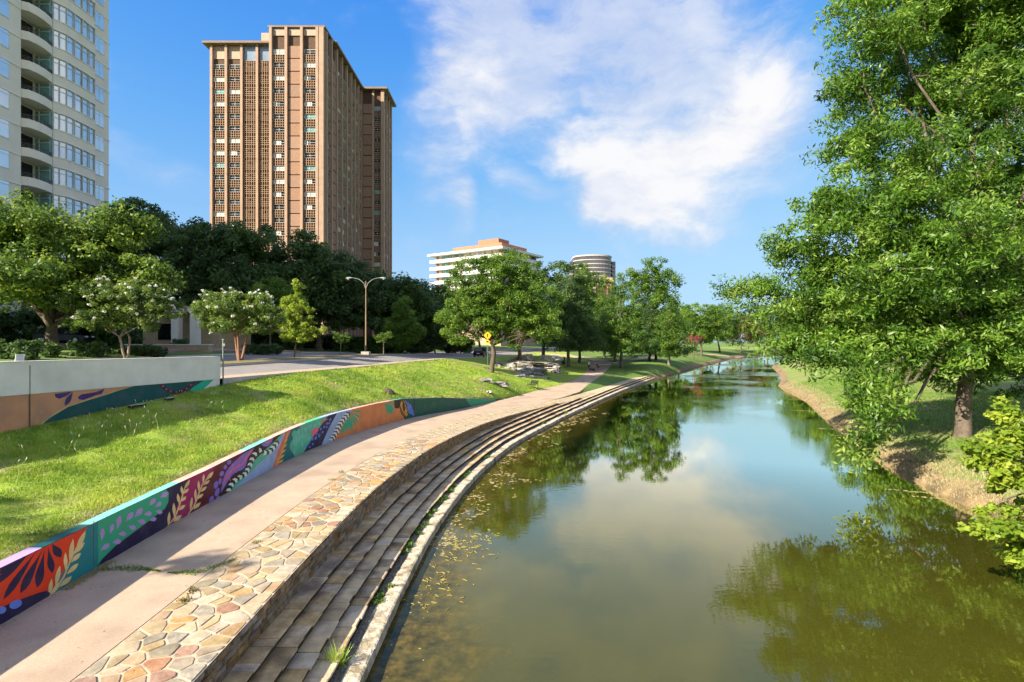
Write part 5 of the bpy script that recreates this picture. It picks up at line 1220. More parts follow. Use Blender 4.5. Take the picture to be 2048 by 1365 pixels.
# ------------------------------------------------------------------ grass blades, weeds, algae
def blades(P, h, w, lean, g, tri=True):
    n = len(P); a = g.uniform(0, 2 * math.pi, n); sd = np.stack([np.cos(a), np.sin(a), 0 * a], 1) * (w * g.uniform(.6, 1.4, n))[:, None]
    b = g.uniform(0, 2 * math.pi, n); ln_ = np.stack([np.cos(b), np.sin(b), 0 * b], 1) * (h * lean * g.random(n))[:, None]
    hh = (h * g.uniform(.5, 1.25, n))[:, None] * np.array([0, 0, 1])
    V = np.stack([P - sd, P + sd, P + ln_ + hh], 1).reshape(-1, 3)
    return V, np.arange(3 * n).reshape(n, 3), np.repeat(np.clip(.5 + g.normal(0, .22, n), 0, 1), 3)
g = np.random.default_rng(33)
def scatter(n, y0, y1, xa, xb, zf, pw=1.8):
    u = g.random(n); y = (y0 ** (1 - pw) + u * (y1 ** (1 - pw) - y0 ** (1 - pw))) ** (1 / (1 - pw)); t = g.random(n); a, b = xa(y), xb(y); x = a + (b - a) * t
    return x, y, t
x, y, t = scatter(230000, 7, 70, Sf, wback, None)
z = bank_z(1 - t, y, x); dens = vnoise(x, y, 1.1) + .6 * vnoise(x, y, 3.1); keep = g.random(len(x)) < np.clip(.78 + dens * 1.2, .10, 1)
Pn = np.stack([x, y, z - .01], 1)[keep]; hh = (.075 + .05 * np.clip(dens[keep], -.5, .5)) * np.interp(Pn[:, 1], [7, 25, 70], [1, 1.25, 2.0])
V, Fc, tt_ = blades(Pn, hh, np.interp(Pn[:, 1], [7, 25, 70], [.007, .014, .04]), 1.0, g)
tt_ = np.clip(tt_ + np.repeat(vnoise(Pn[:, 0], Pn[:, 1], .5) * 1.0 + vnoise(Pn[:, 0], Pn[:, 1], 2.1) * .7, 3), 0, 1)
tag(obj('bank_grass', mesh('bank_grass', V, Fc, 'blade_sun', False, tt_)), 'unmown bright grass covering the slope above the mural', 'grass', kind='stuff')
n = 16000; y = 7 + g.random(n) ** 1.6 * 45; t0 = np.abs(g.normal(0, .035, n)) + .002; x = wback(y) + (Sf(y) - wback(y)) * t0; z = bank_z(t0, y, x); V, Fc, q_ = blades(np.stack([x, y, z - .005], 1), np.full(n, .05), np.interp(y, [7, 50], [.008, .03]), 1.8, g)
tag(obj('dry_edge_grass', mesh('dry_edge_grass', V, Fc, 'straw', False, q_)), 'dry clippings along the top of the mural wall', 'grass', kind='stuff')
n = 9000; y = 8 + g.random(n) ** 1.4 * 45; t0 = g.random(n); x = wback(y) + (Sf(y) - wback(y)) * t0; kp = vnoise(x, y, .7) + .5 * vnoise(x, y, 2.3) > .22; x, y, t0 = x[kp], y[kp], t0[kp]; V, Fc, q_ = blades(np.stack([x, y, bank_z(t0, y, x)], 1), np.full(len(x), .10), np.interp(y, [8, 50], [.008, .03]), 1.4, g)
tag(obj('straw_grass', mesh('straw_grass', V, Fc, 'straw', False, q_)), 'sparse straw coloured blades in dry patches of the bank', 'grass', kind='stuff')
n = 700; y = 7 + g.random(n) * 30; e_ = g.random(n) < .6; x = np.where(e_, Wf(y) + .03 + np.abs(g.normal(0, .10, n)), Wf(y) + .1 + g.random(n) * (CIf0(y) - Wf(y) + 1.2)); V, Fc, q_ = blades(np.stack([x, y, zPf(y) + .012], 1), np.full(n, .012), np.full(n, .018), 2.5, g)
tag(obj('leaf_scraps', mesh('leaf_scraps', V, Fc, 'leaf_bronze', False, q_)), 'scattered small dry leaves along the foot of the mural', 'litter', kind='stuff')
# right bank grass
n = 90000; u = g.random(n); y = (18 ** -.6 + u * (75 ** -.6 - 18 ** -.6)) ** (-1 / .6); x = Rf(y) + .9 + g.random(n) ** 1.3 * 14; z = rb_z(0, y, x)
kp = g.random(n) < np.clip((x - Rf(y) - .8) / 1.5, .12, 1); Pn = np.stack([x, y, z - .01], 1)[kp]
V, Fc, tt_ = blades(Pn, .085 * np.interp(Pn[:, 1], [18, 75], [1, 1.8]), np.interp(Pn[:, 1], [18, 75], [.012, .035]), 1, g)
tag(obj('right_bank_grass', mesh('right_bank_grass', V, Fc, 'blade_lawn', False, tt_)), 'short grass on the right bank under the pecan', 'grass', kind='stuff')
# dry fringe on the earth edge
n = 26000; y = 18 + g.random(n) ** 1.5 * 60; x = Rf(y) + .15 + g.random(n) * 2.0; z = rb_z(0, y, x); V, Fc, tt_ = blades(np.stack([x, y, z - .01], 1), np.full(n, .13), np.full(n, .014), 1.2, g)
tag(obj('dry_bank_grass', mesh('dry_bank_grass', V, Fc, 'straw', False, tt_)), 'straw coloured dry grass along the right waterline', 'grass', kind='stuff')
# seeding grass stalks along the shadow line of the street wall
mat('seed', (.50, .46, .30), None); mat('stalk', (.22, .30, .07), None)
mb, sd = MB(), MB()
for (px, y0_, k) in ((30, 14.2, 9), (150, 17.5, 14), (215, 18.6, 18), (300, 20.6, 18), (390, 23.2, 18), (250, 19.6, 14)):
    for _ in range(k):
        yy = y0_ + g.normal() * .8; xx = (px + g.normal() * 26 - 1024) / F * yy; a = Vector((xx, yy, bank_at(xx, yy)))
        h = g.uniform(.3, .62); d = Vector((g.normal() * .35, g.normal() * .25, 1)).normalized(); q = a + d * h + Vector((g.normal() * .08, 0, -.03))
        mb.tube([a, a + d * h * .55, q], [.006, .005, .003], 3, False); sd.tube([q, q + d * .05, q + d * .12 + Vector((g.normal() * .03, 0, -.02))], [.006, .013, .004], 4)
tag(mb.obj('grass_stalks', 'stalk'), 'thin tall grass stalks along the shadow edge of the bank', 'grass', kind='stuff'); tag(sd.obj('grass_seed_heads', 'seed'), 'pale seed heads nodding on the tall grass stalks', 'grass', kind='stuff')
def tuft(name, label, p, n, h, r_, lm, w=.012, lean=.9, group=None, cat='weed'):
    P_ = np.stack([g.normal(0, r_ * .5, n), g.normal(0, r_ * .5, n), np.zeros(n)], 1); V, Fc, t_ = blades(P_, np.full(n, h), np.full(n, w), lean, g)
    o = obj(name, mesh(name, V, Fc, lm, False, t_), None, p); tag(o, label, cat, group); return o
x_, y_ = edge_pt(10.75, .60); tuft('gutter_weed', 'largest green grass tuft on the ledge at the bottom edge', (float(x_), float(y_), .24), 150, .36, .15, 'blade_sun', .014, 1.1, 'green weeds growing on the ledge')
for (ya, yb, k, lab) in ((13.2, 14.2, 7, 'low weeds in the ledge gutter, nearest the bottom edge'), (16.3, 17.4, 14, 'dense weed clump in the gutter below the dark reflection edge'), (18.0, 19.0, 9, 'weed strip in the gutter, second from the dense clump'), (19.5, 20.6, 10, 'weed strip in the gutter, third from the dense clump'), (21.2, 22.4, 11, 'weed strip in the gutter, fourth from the dense clump'),
                         (23.0, 24.4, 13, 'weed strip in the gutter, fifth from the dense clump'), (25.2, 26.6, 13, 'weed strip in the gutter, sixth from the dense clump'), (29.4, 30.2, 7, 'small gutter weed where the steps begin to curve'), (41.6, 42.6, 6, 'far gutter weed near the middle of the curve'), (47.6, 48.6, 6, 'farthest gutter weed on the steps')):
    yy = g.uniform(ya, yb, k); x_, y_ = edge_pt(yy, LEDGE - .02 - np.abs(g.normal(0, .07, k))); C = np.stack([x_, y_, np.full(k, .27)], 1); o3 = C[0].copy(); o3[2] = .23
    V, Fc, t_ = leaves(C, np.full(k, .13 if ya < 40 else .2), 42, .085 if ya < 40 else .14, .5, .6, .5, 0, g)
    tag(obj('gutter_weed', mesh('gutter_weed', V - o3, Fc, 'leaf_cypress', False, t_), None, tuple(o3)), lab, 'weed', 'green weeds growing on the ledge')
# grass-grown crack across the path and weeds at its joint
n = 1300; s = g.random(n); cx = -9.2 + s * 2.75; cy = 12.22 + .12 * np.sin(s * 7) + (s > .85) * (s - .85) * 3.2 + g.normal(0, .05, n) * (1 + .8 * np.sin(s * 9)); kp = vnoise(cx * 3, cy * 0, 1.3) + .35 * (s > .8) + .1 > -.12; cx, cy = cx[kp], cy[kp]; n = len(cx); V, Fc, t_ = blades(np.stack([cx, cy, zPf(cy)], 1), np.full(n, .04), np.full(n, .010), 1.3, g)
tag(obj('crack_grass', mesh('crack_grass', V, Fc, 'blade_lawn', False, t_)), 'thin line of grass growing in a crack across the path', 'grass', kind='stuff')
n = 1800; s = g.random(n); cy = 11.3 + s * 1.4; cx = Wf(cy) + .04 + np.abs(g.normal(0, .09, n)); V, Fc, t_ = blades(np.stack([cx, cy, zPf(cy)], 1), np.full(n, .04), np.full(n, .012), 1.6, g)
tag(obj('dry_litter', mesh('dry_litter', V, Fc, 'straw', False, t_)), 'dry grass litter heaped at the foot of the mural', 'litter', kind='stuff')
for (px, py, lab) in ((368, 1190, 'withered weed in the joint beside the flagstones, nearest the bottom'), (385, 1172, 'small withered weed just above the nearest one'), (512, 1080, 'dry weed in the path joint below the curve'), (682, 945, 'dry tuft on the flagstones near the middle'), (662, 960, 'tiny dry weed left of the middle tuft')):
    d = 5.0 * F / (py - 682); tuft('joint_weed', lab, ((px - 1024) / F * d, d, float(zPf(d))), 46, .10, .13, 'straw' if px > 500 else 'leaf_bronze', .012, 1.5, 'dry weeds in the path joint')
# floating algae along the ledge
mat('algae', (.24, .19, .075), (.42, .36, .19), 9, .9, .02, 30); mat('weed_sub', (.26, .22, .05), (.34, .30, .09), 7, .9)
mb = MB()
def fleck(x_, y_, r0, st):
    m_ = 6; a0 = g.random() * 6
    mb.prism([(x_ + st * r0 * g.uniform(.3, 1.1) * math.cos(a0 + 2 * math.pi * q / m_), y_ + r0 * g.uniform(.3, 1.1) * math.sin(a0 + 2 * math.pi * q / m_)) for q in range(m_)], -.02, g.uniform(.002, .008))
for k in range(85):
    yy = 17.5 + g.random() ** 1.25 * 36; off = -.15 - abs(g.normal(0, .8)) * np.interp(yy, [18, 24, 30, 54], [.6, 1.3, 1.6, 1.0])
    for q in range(g.integers(4, 13)):
        x_, y_ = edge_pt(yy + g.normal() * .35, off + g.normal() * .16); fleck(float(x_), float(y_), g.uniform(.015, .06) * np.interp(yy, [18, 54], [1, 1.7]), g.uniform(1.0, 2.4))
for k in range(24):
    yy = 9 + g.random() * 8; off = -.1 - abs(g.normal(0, .35)); x_, y_ = edge_pt(yy, off); fleck(float(x_), float(y_), g.uniform(.008, .035), 1.4)
tag(mb.obj('floating_algae', 'algae'), 'scraps of tan algae floating beside the ledge', 'algae', kind='stuff')
mb = MB()
for (px, py, nn, sp) in ((925, 1100, 60, .55), (975, 1070, 16, .2), (880, 1160, 40, .5), (850, 1190, 30, .4), (935, 1085, 30, .35)):
    d = CAMZ * F / (py - 682); cx0 = (px - 1024) / F * d
    for k in range(nn):
        p = Vector((cx0 + g.normal() * sp, d + g.normal() * sp * 1.3, .006)); a = g.random() * 6.28; l_ = g.uniform(.06, .2)
        q = p + Vector((math.cos(a), math.sin(a), 0)) * l_; mb.tube([p, p.lerp(q, .5) + Vector((g.normal() * .02, g.normal() * .02, .006)), q], [.008, .012, .006], 4)
tag(mb.obj('pond_weed', 'weed_sub'), 'stringy yellow pond weed at the water surface near the ledge', 'algae', kind='stuff')
mb = MB()
for (px, py, ln_, w_) in ((1845, 985, 2.6, .12), (1890, 998, 2.2, .10), (1620, 822, 2.5, .14), (1600, 800, 2.0, .14), (1580, 778, 2.0, .16), (1660, 858, 1.5, .12), (1690, 872, 1.4, .10), (1740, 915, 1.2, .1)):
    d = CAMZ * F / (py - 682); cx0 = (px - 1024) / F * d
    for k in range(26):
        s = (k / 25 - .5) * ln_; x_ = cx0 + s * .9 + g.normal() * .05; y_ = d - s * .45 + g.normal() * .05; r0 = g.uniform(.5, 1.2) * w_
        mb.prism([(x_ + r0 * g.uniform(.5, 1.1) * math.cos(q), y_ + r0 * .6 * g.uniform(.5, 1.1) * math.sin(q)) for q in np.linspace(0, 6.28, 7)[:-1]], -.02, .006)
tag(mb.obj('water_scum', 'algae'), 'pale strings of scum along the right waterline', 'algae', kind='stuff')

# ------------------------------------------------------------------ rocks
mat('limestone', (.20, .185, .16), (.50, .47, .42), 2.6, .95, .15, 3.5, rnd=.35, c3=(.10, .09, .07), scale3=1.2)
def rock(p, sx, sy, sz, label, seed, group, parent_name='limestone_boulder'):
    gq = np.random.default_rng(seed); n, m_ = 12, 7; V = []
    for i in range(m_):
        ph = math.pi * (i / (m_ - 1)) - math.pi / 2; 
        for k in range(n):
            th = 2 * math.pi * k / n; q = 1 + .22 * gq.normal() * math.cos(ph)
            cx_, cy_, cz_ = math.cos(ph) * math.cos(th), math.cos(ph) * math.sin(th), math.sin(ph)
            e = .42; V.append((sx * q * math.copysign(abs(cx_) ** e, cx_), sy * q * math.copysign(abs(cy_) ** e, cy_), sz * (1 + .15 * gq.normal()) * math.copysign(abs(cz_) ** .6, cz_)))
    Fc = [(i * n + k, i * n + (k + 1) % n, (i + 1) * n + (k + 1) % n, (i + 1) * n + k) for i in range(m_ - 1) for k in range(n)]
    o = obj(parent_name, mesh(parent_name, V, Fc, 'limestone'), None, p, (gq.normal() * .06, gq.normal() * .06, gq.normal() * .25)); tag(o, label, 'rock', group)
RK = [(1018, 731, 30, 9), (990, 727, 14, 8), (995, 734, 12, 7), (1047, 732, 32, 11), (1056, 717, 22, 11), (1098, 719, 40, 11), (1085, 729, 40, 6), (1105, 729, 26, 5), (1100, 736, 36, 6), (1112, 737, 18, 5), (1063, 740, 50, 7), (1020, 739, 22, 6),
      (1043, 747, 46, 8), (1076, 745, 24, 9), (1072, 754, 40, 7), (1115, 745, 16, 5), (1104, 744, 12, 5), (1030, 720, 18, 7), (1055, 726, 60, 5), (1040, 754, 24, 5)]
RL = ['left middle boulder of the rock outcrop behind the park tree trunk', 'leftmost upper stone of the rock outcrop beside the park tree', 'leftmost lower stone of the rock outcrop beside the park tree', 'large rounded boulder in the centre of the rock outcrop', 'pale upright block on top of the rock outcrop',
      'long dark block at the top right of the outcrop', 'thin slab under the long dark top block', 'short slab at the right end below the top block', 'wide flat slab on the right side of the outcrop, second step down', 'small pale slab at the right tip of the outcrop', 'long thin ledge across the middle of the outcrop', 'small pale stone low on the left of the outcrop',
      'long pale slab low in the outcrop', 'squarish block at the lower right of the outcrop', 'lowest large boulder of the outcrop near the bench', 'tiny flat stone at the lower right tip of the outcrop', 'small stone beside the lower right tip of the outcrop', 'mossy stone at the foot of the leaning tree', 'long buried ledge under the top blocks', 'flat stone at the lower left foot of the outcrop']
for i, (px, py, w, h) in enumerate(RK):
    d = float(np.interp(py, [712, 757], [86, 75])); k = d / F; p = list(at_px(px, py, d))
    for _ in range(40):
        if bank_at(p[0], p[1]) < p[2] - h * k * .35 and p[1] < 96: p = list(at_px(px, py, p[1] + .3)); k = p[1] / F
        elif bank_at(p[0], p[1]) > p[2] + h * k * .2 and p[1] > 66: p = list(at_px(px, py, p[1] - .3)); k = p[1] / F
        else: break
    rock(p, w * k * .54, w * k * .42, h * k * .68, RL[i], 300 + i, 'limestone slabs of the rock outcrop')
for i, (px, py, w, h, d, lab) in enumerate(((972, 767, 26, 7, 56, 'left of two pale boulders on the knoll behind the mural end'), (1000, 764, 34, 9, 57, 'right and larger pale boulder on the knoll behind the mural end'), (977, 781, 9, 5, 53, 'smallest pale stone low on the knoll'))):
    x_ = (px - 1024) / F * d; rock((x_, d, bank_at(x_, d) + .05), w * d / F * .5, .5, h * d / F * .6, lab, 340 + i, None)
mat('mulch', (.06, .045, .03), (.12, .09, .06), 6, .95, .05, 12)
xm, ym = (775 - 1024) / F * 37.5, 37.5
tag(obj('soil_mound', MB().lathe([(.55, -.1), (.42, .12), (.22, .25), (.05, .29)], 11).mesh('soil_mound', 'mulch'), None, (xm, ym, bank_at(xm, ym))), 'small dark heap of soil on the grass above the mural', 'mound')

# ------------------------------------------------------------------ street furniture
mat('lamp_pole', (.22, .15, .085), (.27, .185, .11), 2, .5, metal=.2); mat('lamp_head', (.32, .33, .33), None, rough=.4); mat('lens', (.75, .76, .74), None, rough=.2)
mat('galv', (.20, .24, .21), None, rough=.5, metal=.5); mat('sign_yellow', (.80, .46, .015), None, rough=.45); mat('sign_back', (.35, .35, .33), None, rough=.5, metal=.4); mat('ink', (.01, .01, .01), None, rough=.6)
mat('bench_green', (.012, .024, .018), None, rough=.5, metal=.2); mat('can_black', (.012, .013, .012), None, rough=.5)
lx, ly, lz = -17, 64, 4.99
lamp = empty('street_lamp', (lx, ly, lz), 0, 'tall tan double armed street lamp on the median', 'street lamp')
MB().box(-.45, .45, -.45, .45, -.2, .38).obj('base', 'kerb', lamp); MB().tube([(0, 0, .38), (0, 0, 1.1)], [.16, .14], 10).obj('pole_shoe', 'can_black', lamp)
MB().tube([(0, 0, 1.1), (0, 0, 5), (0, 0, 8.6)], [.10, .08, .055], 10).obj('pole', 'lamp_pole', lamp)
for s in (-1, 1):
    a = MB().tube([(0, 0, 7.7), (s * .25, 0, 8.35), (s * .8, 0, 8.8), (s * 1.4, 0, 8.95), (s * 1.7, 0, 8.95)], [.035, .03, .028, .025, .025], 7).obj('arm', 'lamp_head', lamp)
    mb = MB(); V = []
    h = MB().tube([(s * 1.6, 0, 8.95), (s * 1.8, 0, 8.96), (s * 2.1, 0, 8.94), (s * 2.32, 0, 8.9)], [.04, .09, .11, .04], 8).obj('lamp_head', 'lamp_head', lamp)
    MB().lathe([(.02, -.09), (.11, -.04), (.12, 0)], 10, (s * 2.05, 0, 8.83)).obj('lens', 'lens', h)
sy = 66.0; sx_ = (975 - 1024) / F * sy; sz_ = bank_at(sx_, sy)
sg = empty('warning_sign', (sx_, sy, sz_), R(6), 'yellow diamond warning sign on a post by the park tree', 'sign')
MB().box(-.03, .03, 0, .05, -.2, 3.9).obj('post', 'galv', sg)
zc = CAMZ + (682 - 671) / F * sy - sz_; dm = [(0, -.48), (.48, 0), (0, .48), (-.48, 0)]
def plate(pts, y, th, m_, nm, parent):
    mb = MB(); n = len(pts); mb.add([(x, y, z) for x, z in pts] + [(x, y + th, z) for x, z in pts], [tuple(range(n)), tuple(range(2 * n - 1, n - 1, -1))] + [(i, n + i, n + (i + 1) % n, (i + 1) % n) for i in range(n)]); return mb.obj(nm, m_, parent)
bd = plate([(x, zc + z) for x, z in dm], -.012, .01, 'sign_yellow', 'diamond_plate', sg)
plate([(x, zc + z) for x, z in ((-.05, -.2), (.05, -.2), (.05, .05), (.14, .05), (0, .22), (-.14, .05), (-.05, .05))], -.018, .004, 'ink', 'arrow', bd)
d2 = plate([(x * .72, zc - .74 + z * .72) for x, z in dm], -.012, .01, 'sign_yellow', 'lower_plate', sg)
plate([(x, zc - .74 + z) for x, z in ((-.16, -.05), (.02, -.05), (.02, -.12), (.17, 0), (.02, .12), (.02, .05), (-.16, .05))], -.018, .004, 'ink', 'arrow', d2)
# utility-like trunk beside the sign: the park tree's own trunk already stands there
# bench
by = 64.0; bx = (1072 - 1024) / F * by; bz = float(zPf(by)) + .05
bx = float(Wf(by)) - .6
bn = empty('park_bench', (bx, by, bank_at(bx, by)), R(-62), 'dark green metal bench beside the path', 'bench')
for k in range(6): MB().box(-.8, .8, -.20 + k * .075, -.14 + k * .075, .43, .455).obj('seat_slat', 'bench_green', bn)
for k in range(6):
    z = .50 + k * .07; MB().box(-.8, .8, .27 + k * .02, .295 + k * .02, z, z + .055).obj('back_slat', 'bench_green', bn)
for s in (-.76, .76):
    MB().tube([(s, -.2, 0), (s, -.2, .66), (s, .26, .66)], .022, 6).obj('arm_frame', 'bench_green', bn); MB().tube([(s, .34, 0), (s, .27, .45), (s, .40, .95)], .022, 6).obj('back_leg', 'bench_green', bn)
# trash can
ty = 104; tx_ = (1127 - 1024) / F * ty; tz = bank_at(tx_, ty)
tcn = empty('trash_can', (tx_, ty, tz), 0, 'black cylindrical trash can left of the dark cypress trunk', 'trash can')
MB().lathe([(.30, 0), (.34, .1), (.34, 1.0), (.30, 1.05)], 14).obj('body', 'can_black', tcn); MB().lathe([(.37, 1.06), (.38, 1.12), (.25, 1.3), (.08, 1.36)], 14).obj('lid', 'can_black', tcn)
# post at the parapet end, stub pillar, floodlights, placard
py_ = 27.0; px_ = float(Sf(py_)) + .06
ep = empty('end_post', (px_, py_, 3.9), 0, 'thin weathered metal post at the end of the grey parapet', 'post')
MB().tube([(0, 0, 0), (0, 0, 2.75)], .035, 8).obj('pipe', 'galv', ep); MB().box(-.03, .10, -.03, .03, 2.45, 2.58).obj('bracket', 'galv', ep); MB().box(-.045, .045, -.045, .045, 2.751, 2.80).obj('post_cap', 'galv', ep)
stp = empty('concrete_stub', ((465 - 1024) / F * 29.5, 29.5, 4.1), 0, 'short concrete pillar under the edge of the sidewalk', 'pillar')
MB().box(-.17, .17, -.17, .17, -.3, .55).obj('shaft', 'concrete', stp); MB().box(-.2, .2, -.2, .2, .551, .62).obj('pillar_cap', 'concrete_cap', stp)
for (px, py, lab) in ((252, 819, 'longer black floodlight at the foot of the teal mural'), (318, 803, 'smaller black floodlight farther along the teal mural')):
    yy = CWp.y_of(px); xx = float(Sf(yy)) + .45; zz = bank_at(xx, yy)
    fo = empty('floodlight', (xx, yy, zz), R(78), lab, 'floodlight', 'wall floodlights')
    w_ = .36 if px < 300 else .2
    MB().box(-w_, w_, -.06, .08, .05, .12).obj('housing', 'can_black', fo); MB().box(-w_ + .02, w_ - .02, -.05, .07, .1205, .13).obj('lens', 'lens', fo)
    for s in (-.6, .6): MB().tube([(s * w_, 0, -.1), (s * w_, 0, .06)], .018, 6).obj('bracket', 'can_black', fo)
yy = CWp.y_of(47); pc = empty('placard', (float(Sf(yy)) - .12, yy, float(gTop(yy)) + .03), R(84), 'small white tilted placard standing on the parapet', 'placard')
plate([(-.16, 0), (.14, 0), (.17, .22), (-.13, .22)], 0, .012, 'white_stone', 'board', pc)
mat('print_grey', (.30, .30, .33), None)
for k in range(4): plate([(-.11 + k * .004, .05 + k * .04), (.11 + k * .004, .05 + k * .04), (.11 + k * .004, .062 + k * .04), (-.11 + k * .004, .062 + k * .04)], -.004, .002, 'print_grey', 'text_line', pc)

# ------------------------------------------------------------------ cars
mat('car_black', (.006, .006, .008), None, rough=.35, spec=.35); mat('car_white', (.55, .56, .57), None, rough=.25, coat=.6); mat('tyre', (.012, .012, .012), None, rough=.9); mat('rim', (.30, .30, .31), None, rough=.3, metal=.8); mat('tail_red', (.10, .008, .008), None, rough=.2); mat('plate', (.72, .72, .70), None)
def car(name, loc, rz, label, paint_, suv=False, cat='car'):
    root = empty(name, loc, rz, label, cat); L_, W_, H_ = (4.7, 1.88, 1.75) if suv else (4.7, 1.82, 1.43)
    # side profile (x along the car, front +x), lower body then cabin
    lo = [(-2.3, .42), (-2.34, .75), (-2.25, .98), (-1.2, 1.02), (.95, 1.0), (1.9, .90), (2.3, .72), (2.33, .45), (2.0, .28), (-2.0, .28)] if suv else [(-2.3, .40), (-2.32, .72), (-2.2, .95), (-1.5, .97), (.85, .93), (1.9, .80), (2.3, .62), (2.33, .40), (2.0, .24), (-2.0, .24)]
    ca = [(-2.2, .98), (-2.0, 1.62), (-1.7, H_), (.0, H_), (.4, 1.66), (1.05, .99)] if suv else [(-1.75, .95), (-.95, 1.36), (-.4, H_), (.1, 1.42), (.45, 1.34), (1.15, .91)]
    def extr(pts, w0, w1):
        mb = MB(); n = len(pts); zmin = min(p[1] for p in pts); zmax = max(p[1] for p in pts); V = []
        for s in (-1, 1):
            for x, z in pts:
                w = w0 + (w1 - w0) * (z - zmin) / (zmax - zmin); V.append((x, s * w, z))
        mb.add(V, [tuple(range(n)), tuple(range(2 * n - 1, n - 1, -1))] + [(i, n + i, n + (i + 1) % n, (i + 1) % n) for i in range(n)]); return mb
    b = extr(lo, W_ / 2, W_ / 2 - .05).obj('body', paint_, root); bv = b.modifiers.new('bevel', 'BEVEL'); bv.width = .06; bv.segments = 2
    c_ = extr(ca, W_ / 2 - .08, W_ / 2 - .26).obj('cabin', paint_, root); bv = c_.modifiers.new('bevel', 'BEVEL'); bv.width = .05; bv.segments = 2
    for s in (-1, 1):
        zz0, zz1 = (1.06, 1.56) if suv else (1.0, 1.32)
        for (xa, xb, xc, xd) in (((-.05, .82, .32, -.05), (-1.15, -.12, -.12, -1.15), (-2.0, -1.22, -1.22, -1.86)) if suv else ((-.02, .92, .42, -.02), (-1.25, -.1, -.1, -.75))):
            w0 = W_ / 2 - .08 - .18 * (zz0 - .95) / (H_ - .95) + .012; w1 = W_ / 2 - .08 - .18 * (zz1 - .95) / (H_ - .95) + .012
            V = [(xa, s * w0, zz0), (xb, s * w0, zz0), (xc, s * w1, zz1), (xd, s * w1, zz1)]; obj('window', mesh('window', V, [(0, 1, 2, 3) if s < 0 else (3, 2, 1, 0)], 'glass_dark'), root)
        for wx in (-1.42, 1.45):
            w = MB().lathe([(.18, -.11), (.33, -.11), (.35, -.07), (.35, .07), (.33, .11), (.18, .11)], 18).obj('wheel', 'tyre', root, (wx, s * (W_ / 2 - .1), .35), (R(90), 0, 0)); MB().lathe([(.04, -.115), (.2, -.12), (.2, .12), (.04, .115)], 14).obj('rim', 'rim', w)
        MB().box(-2.36, -2.29, s * .62 - .2, s * .62 + .2, .74, .9).obj('tail_light', 'tail_red', root); MB().box(2.24, 2.345, s * .62 - .2, s * .62 + .2, .60, .72).obj('headlight', 'lens', root)
    if suv: obj('rear_window', mesh('rear_window', [(-2.205, -.62, 1.08), (-2.205, .62, 1.08), (-2.03, .55, 1.56), (-2.03, -.55, 1.56)], [(0, 3, 2, 1)], 'glass_dark'), root); MB().box(-2.37, -2.335, -.25, .25, .58, .72).obj('number_plate', 'plate', root)
    else: obj('windshield', mesh('windshield', [(1.12, -.72, .95), (1.12, .72, .95), (.5, .62, 1.33), (.5, -.62, 1.33)], [(0, 1, 2, 3)], 'glass_dark'), root); MB().box(-2.35, -2.325, -.25, .25, .52, .64).obj('number_plate', 'plate', root)
    return root
cy_ = 99; cx_ = (962 - 1024) / F * cy_
rz_ = math.atan2(1, float(np.interp(cy_, YD, np.gradient(aS, YD)))) 
xs_ = Sf(cy_) - 3.2; zc_ = float((zMf(cy_) - .13) * (1 - (xs_ - (Sf(cy_) - 7)) / 5.15) + (zSf(cy_) - .12) * (xs_ - (Sf(cy_) - 7)) / 5.15)
car('suv', (cx_, cy_, zc_ - .02), rz_, 'black SUV driving away on the street left of the sign', 'car_black', True)
x_, y_ = at_px(128, 0, 56)[:2]; car('parked_car', (x_, y_, verge_at(x_, y_) + .35), R(12), 'black sedan parked in the shade behind the big oak trunk', 'car_black'); MB().box(-3.2, 3.2, -1.6, 1.6, -1.2, 0).obj('drive_apron', 'drive_brick', None, (x_, y_, verge_at(x_, y_) + .35))['kind'] = 'structure'
x_, y_ = at_px(652, 0, 98)[:2]; car('parked_car', (x_, y_, verge_at(x_, y_) + .02), R(-5), 'white car parked deep in the shade behind the young lime tree', 'car_white')

# ------------------------------------------------------------------ walkers and dogs
mat('skin', (.42, .24, .16), None, rough=.6); mat('shirt_white', (.82, .86, .88), None, rough=.8); mat('cloth_black', (.012, .012, .014), None, rough=.8); mat('hair_dark', (.03, .02, .012), None, rough=.7); mat('hair_grey', (.28, .27, .26), None, rough=.7); mat('fur_black', (.010, .009, .009), None, rough=.8)
def skin(name, verts, edges, radii, m_, parent, root=0, sub=2):
    me = bpy.data.meshes.new(name); me.from_pydata(verts, edges, []); me.update(); o = obj(name, me, parent)
    sk = o.modifiers.new('skin', 'SKIN'); sk.use_smooth_shade = True; lay = me.skin_vertices[0].data if me.skin_vertices else None
    if lay is None:
        bm_ = __import__('bmesh').new(); bm_.from_mesh(me); bm_.verts.layers.skin.verify(); bm_.to_mesh(me); bm_.free(); lay = me.skin_vertices[0].data
    for i, r_ in enumerate(radii): lay[i].radius = (r_, r_) if not hasattr(r_, '__len__') else r_
    lay[root].use_root = True
    sb = o.modifiers.new('sub', 'SUBSURF'); sb.levels = sb.render_levels = sub; me.materials.append(MATS[m_]); return o
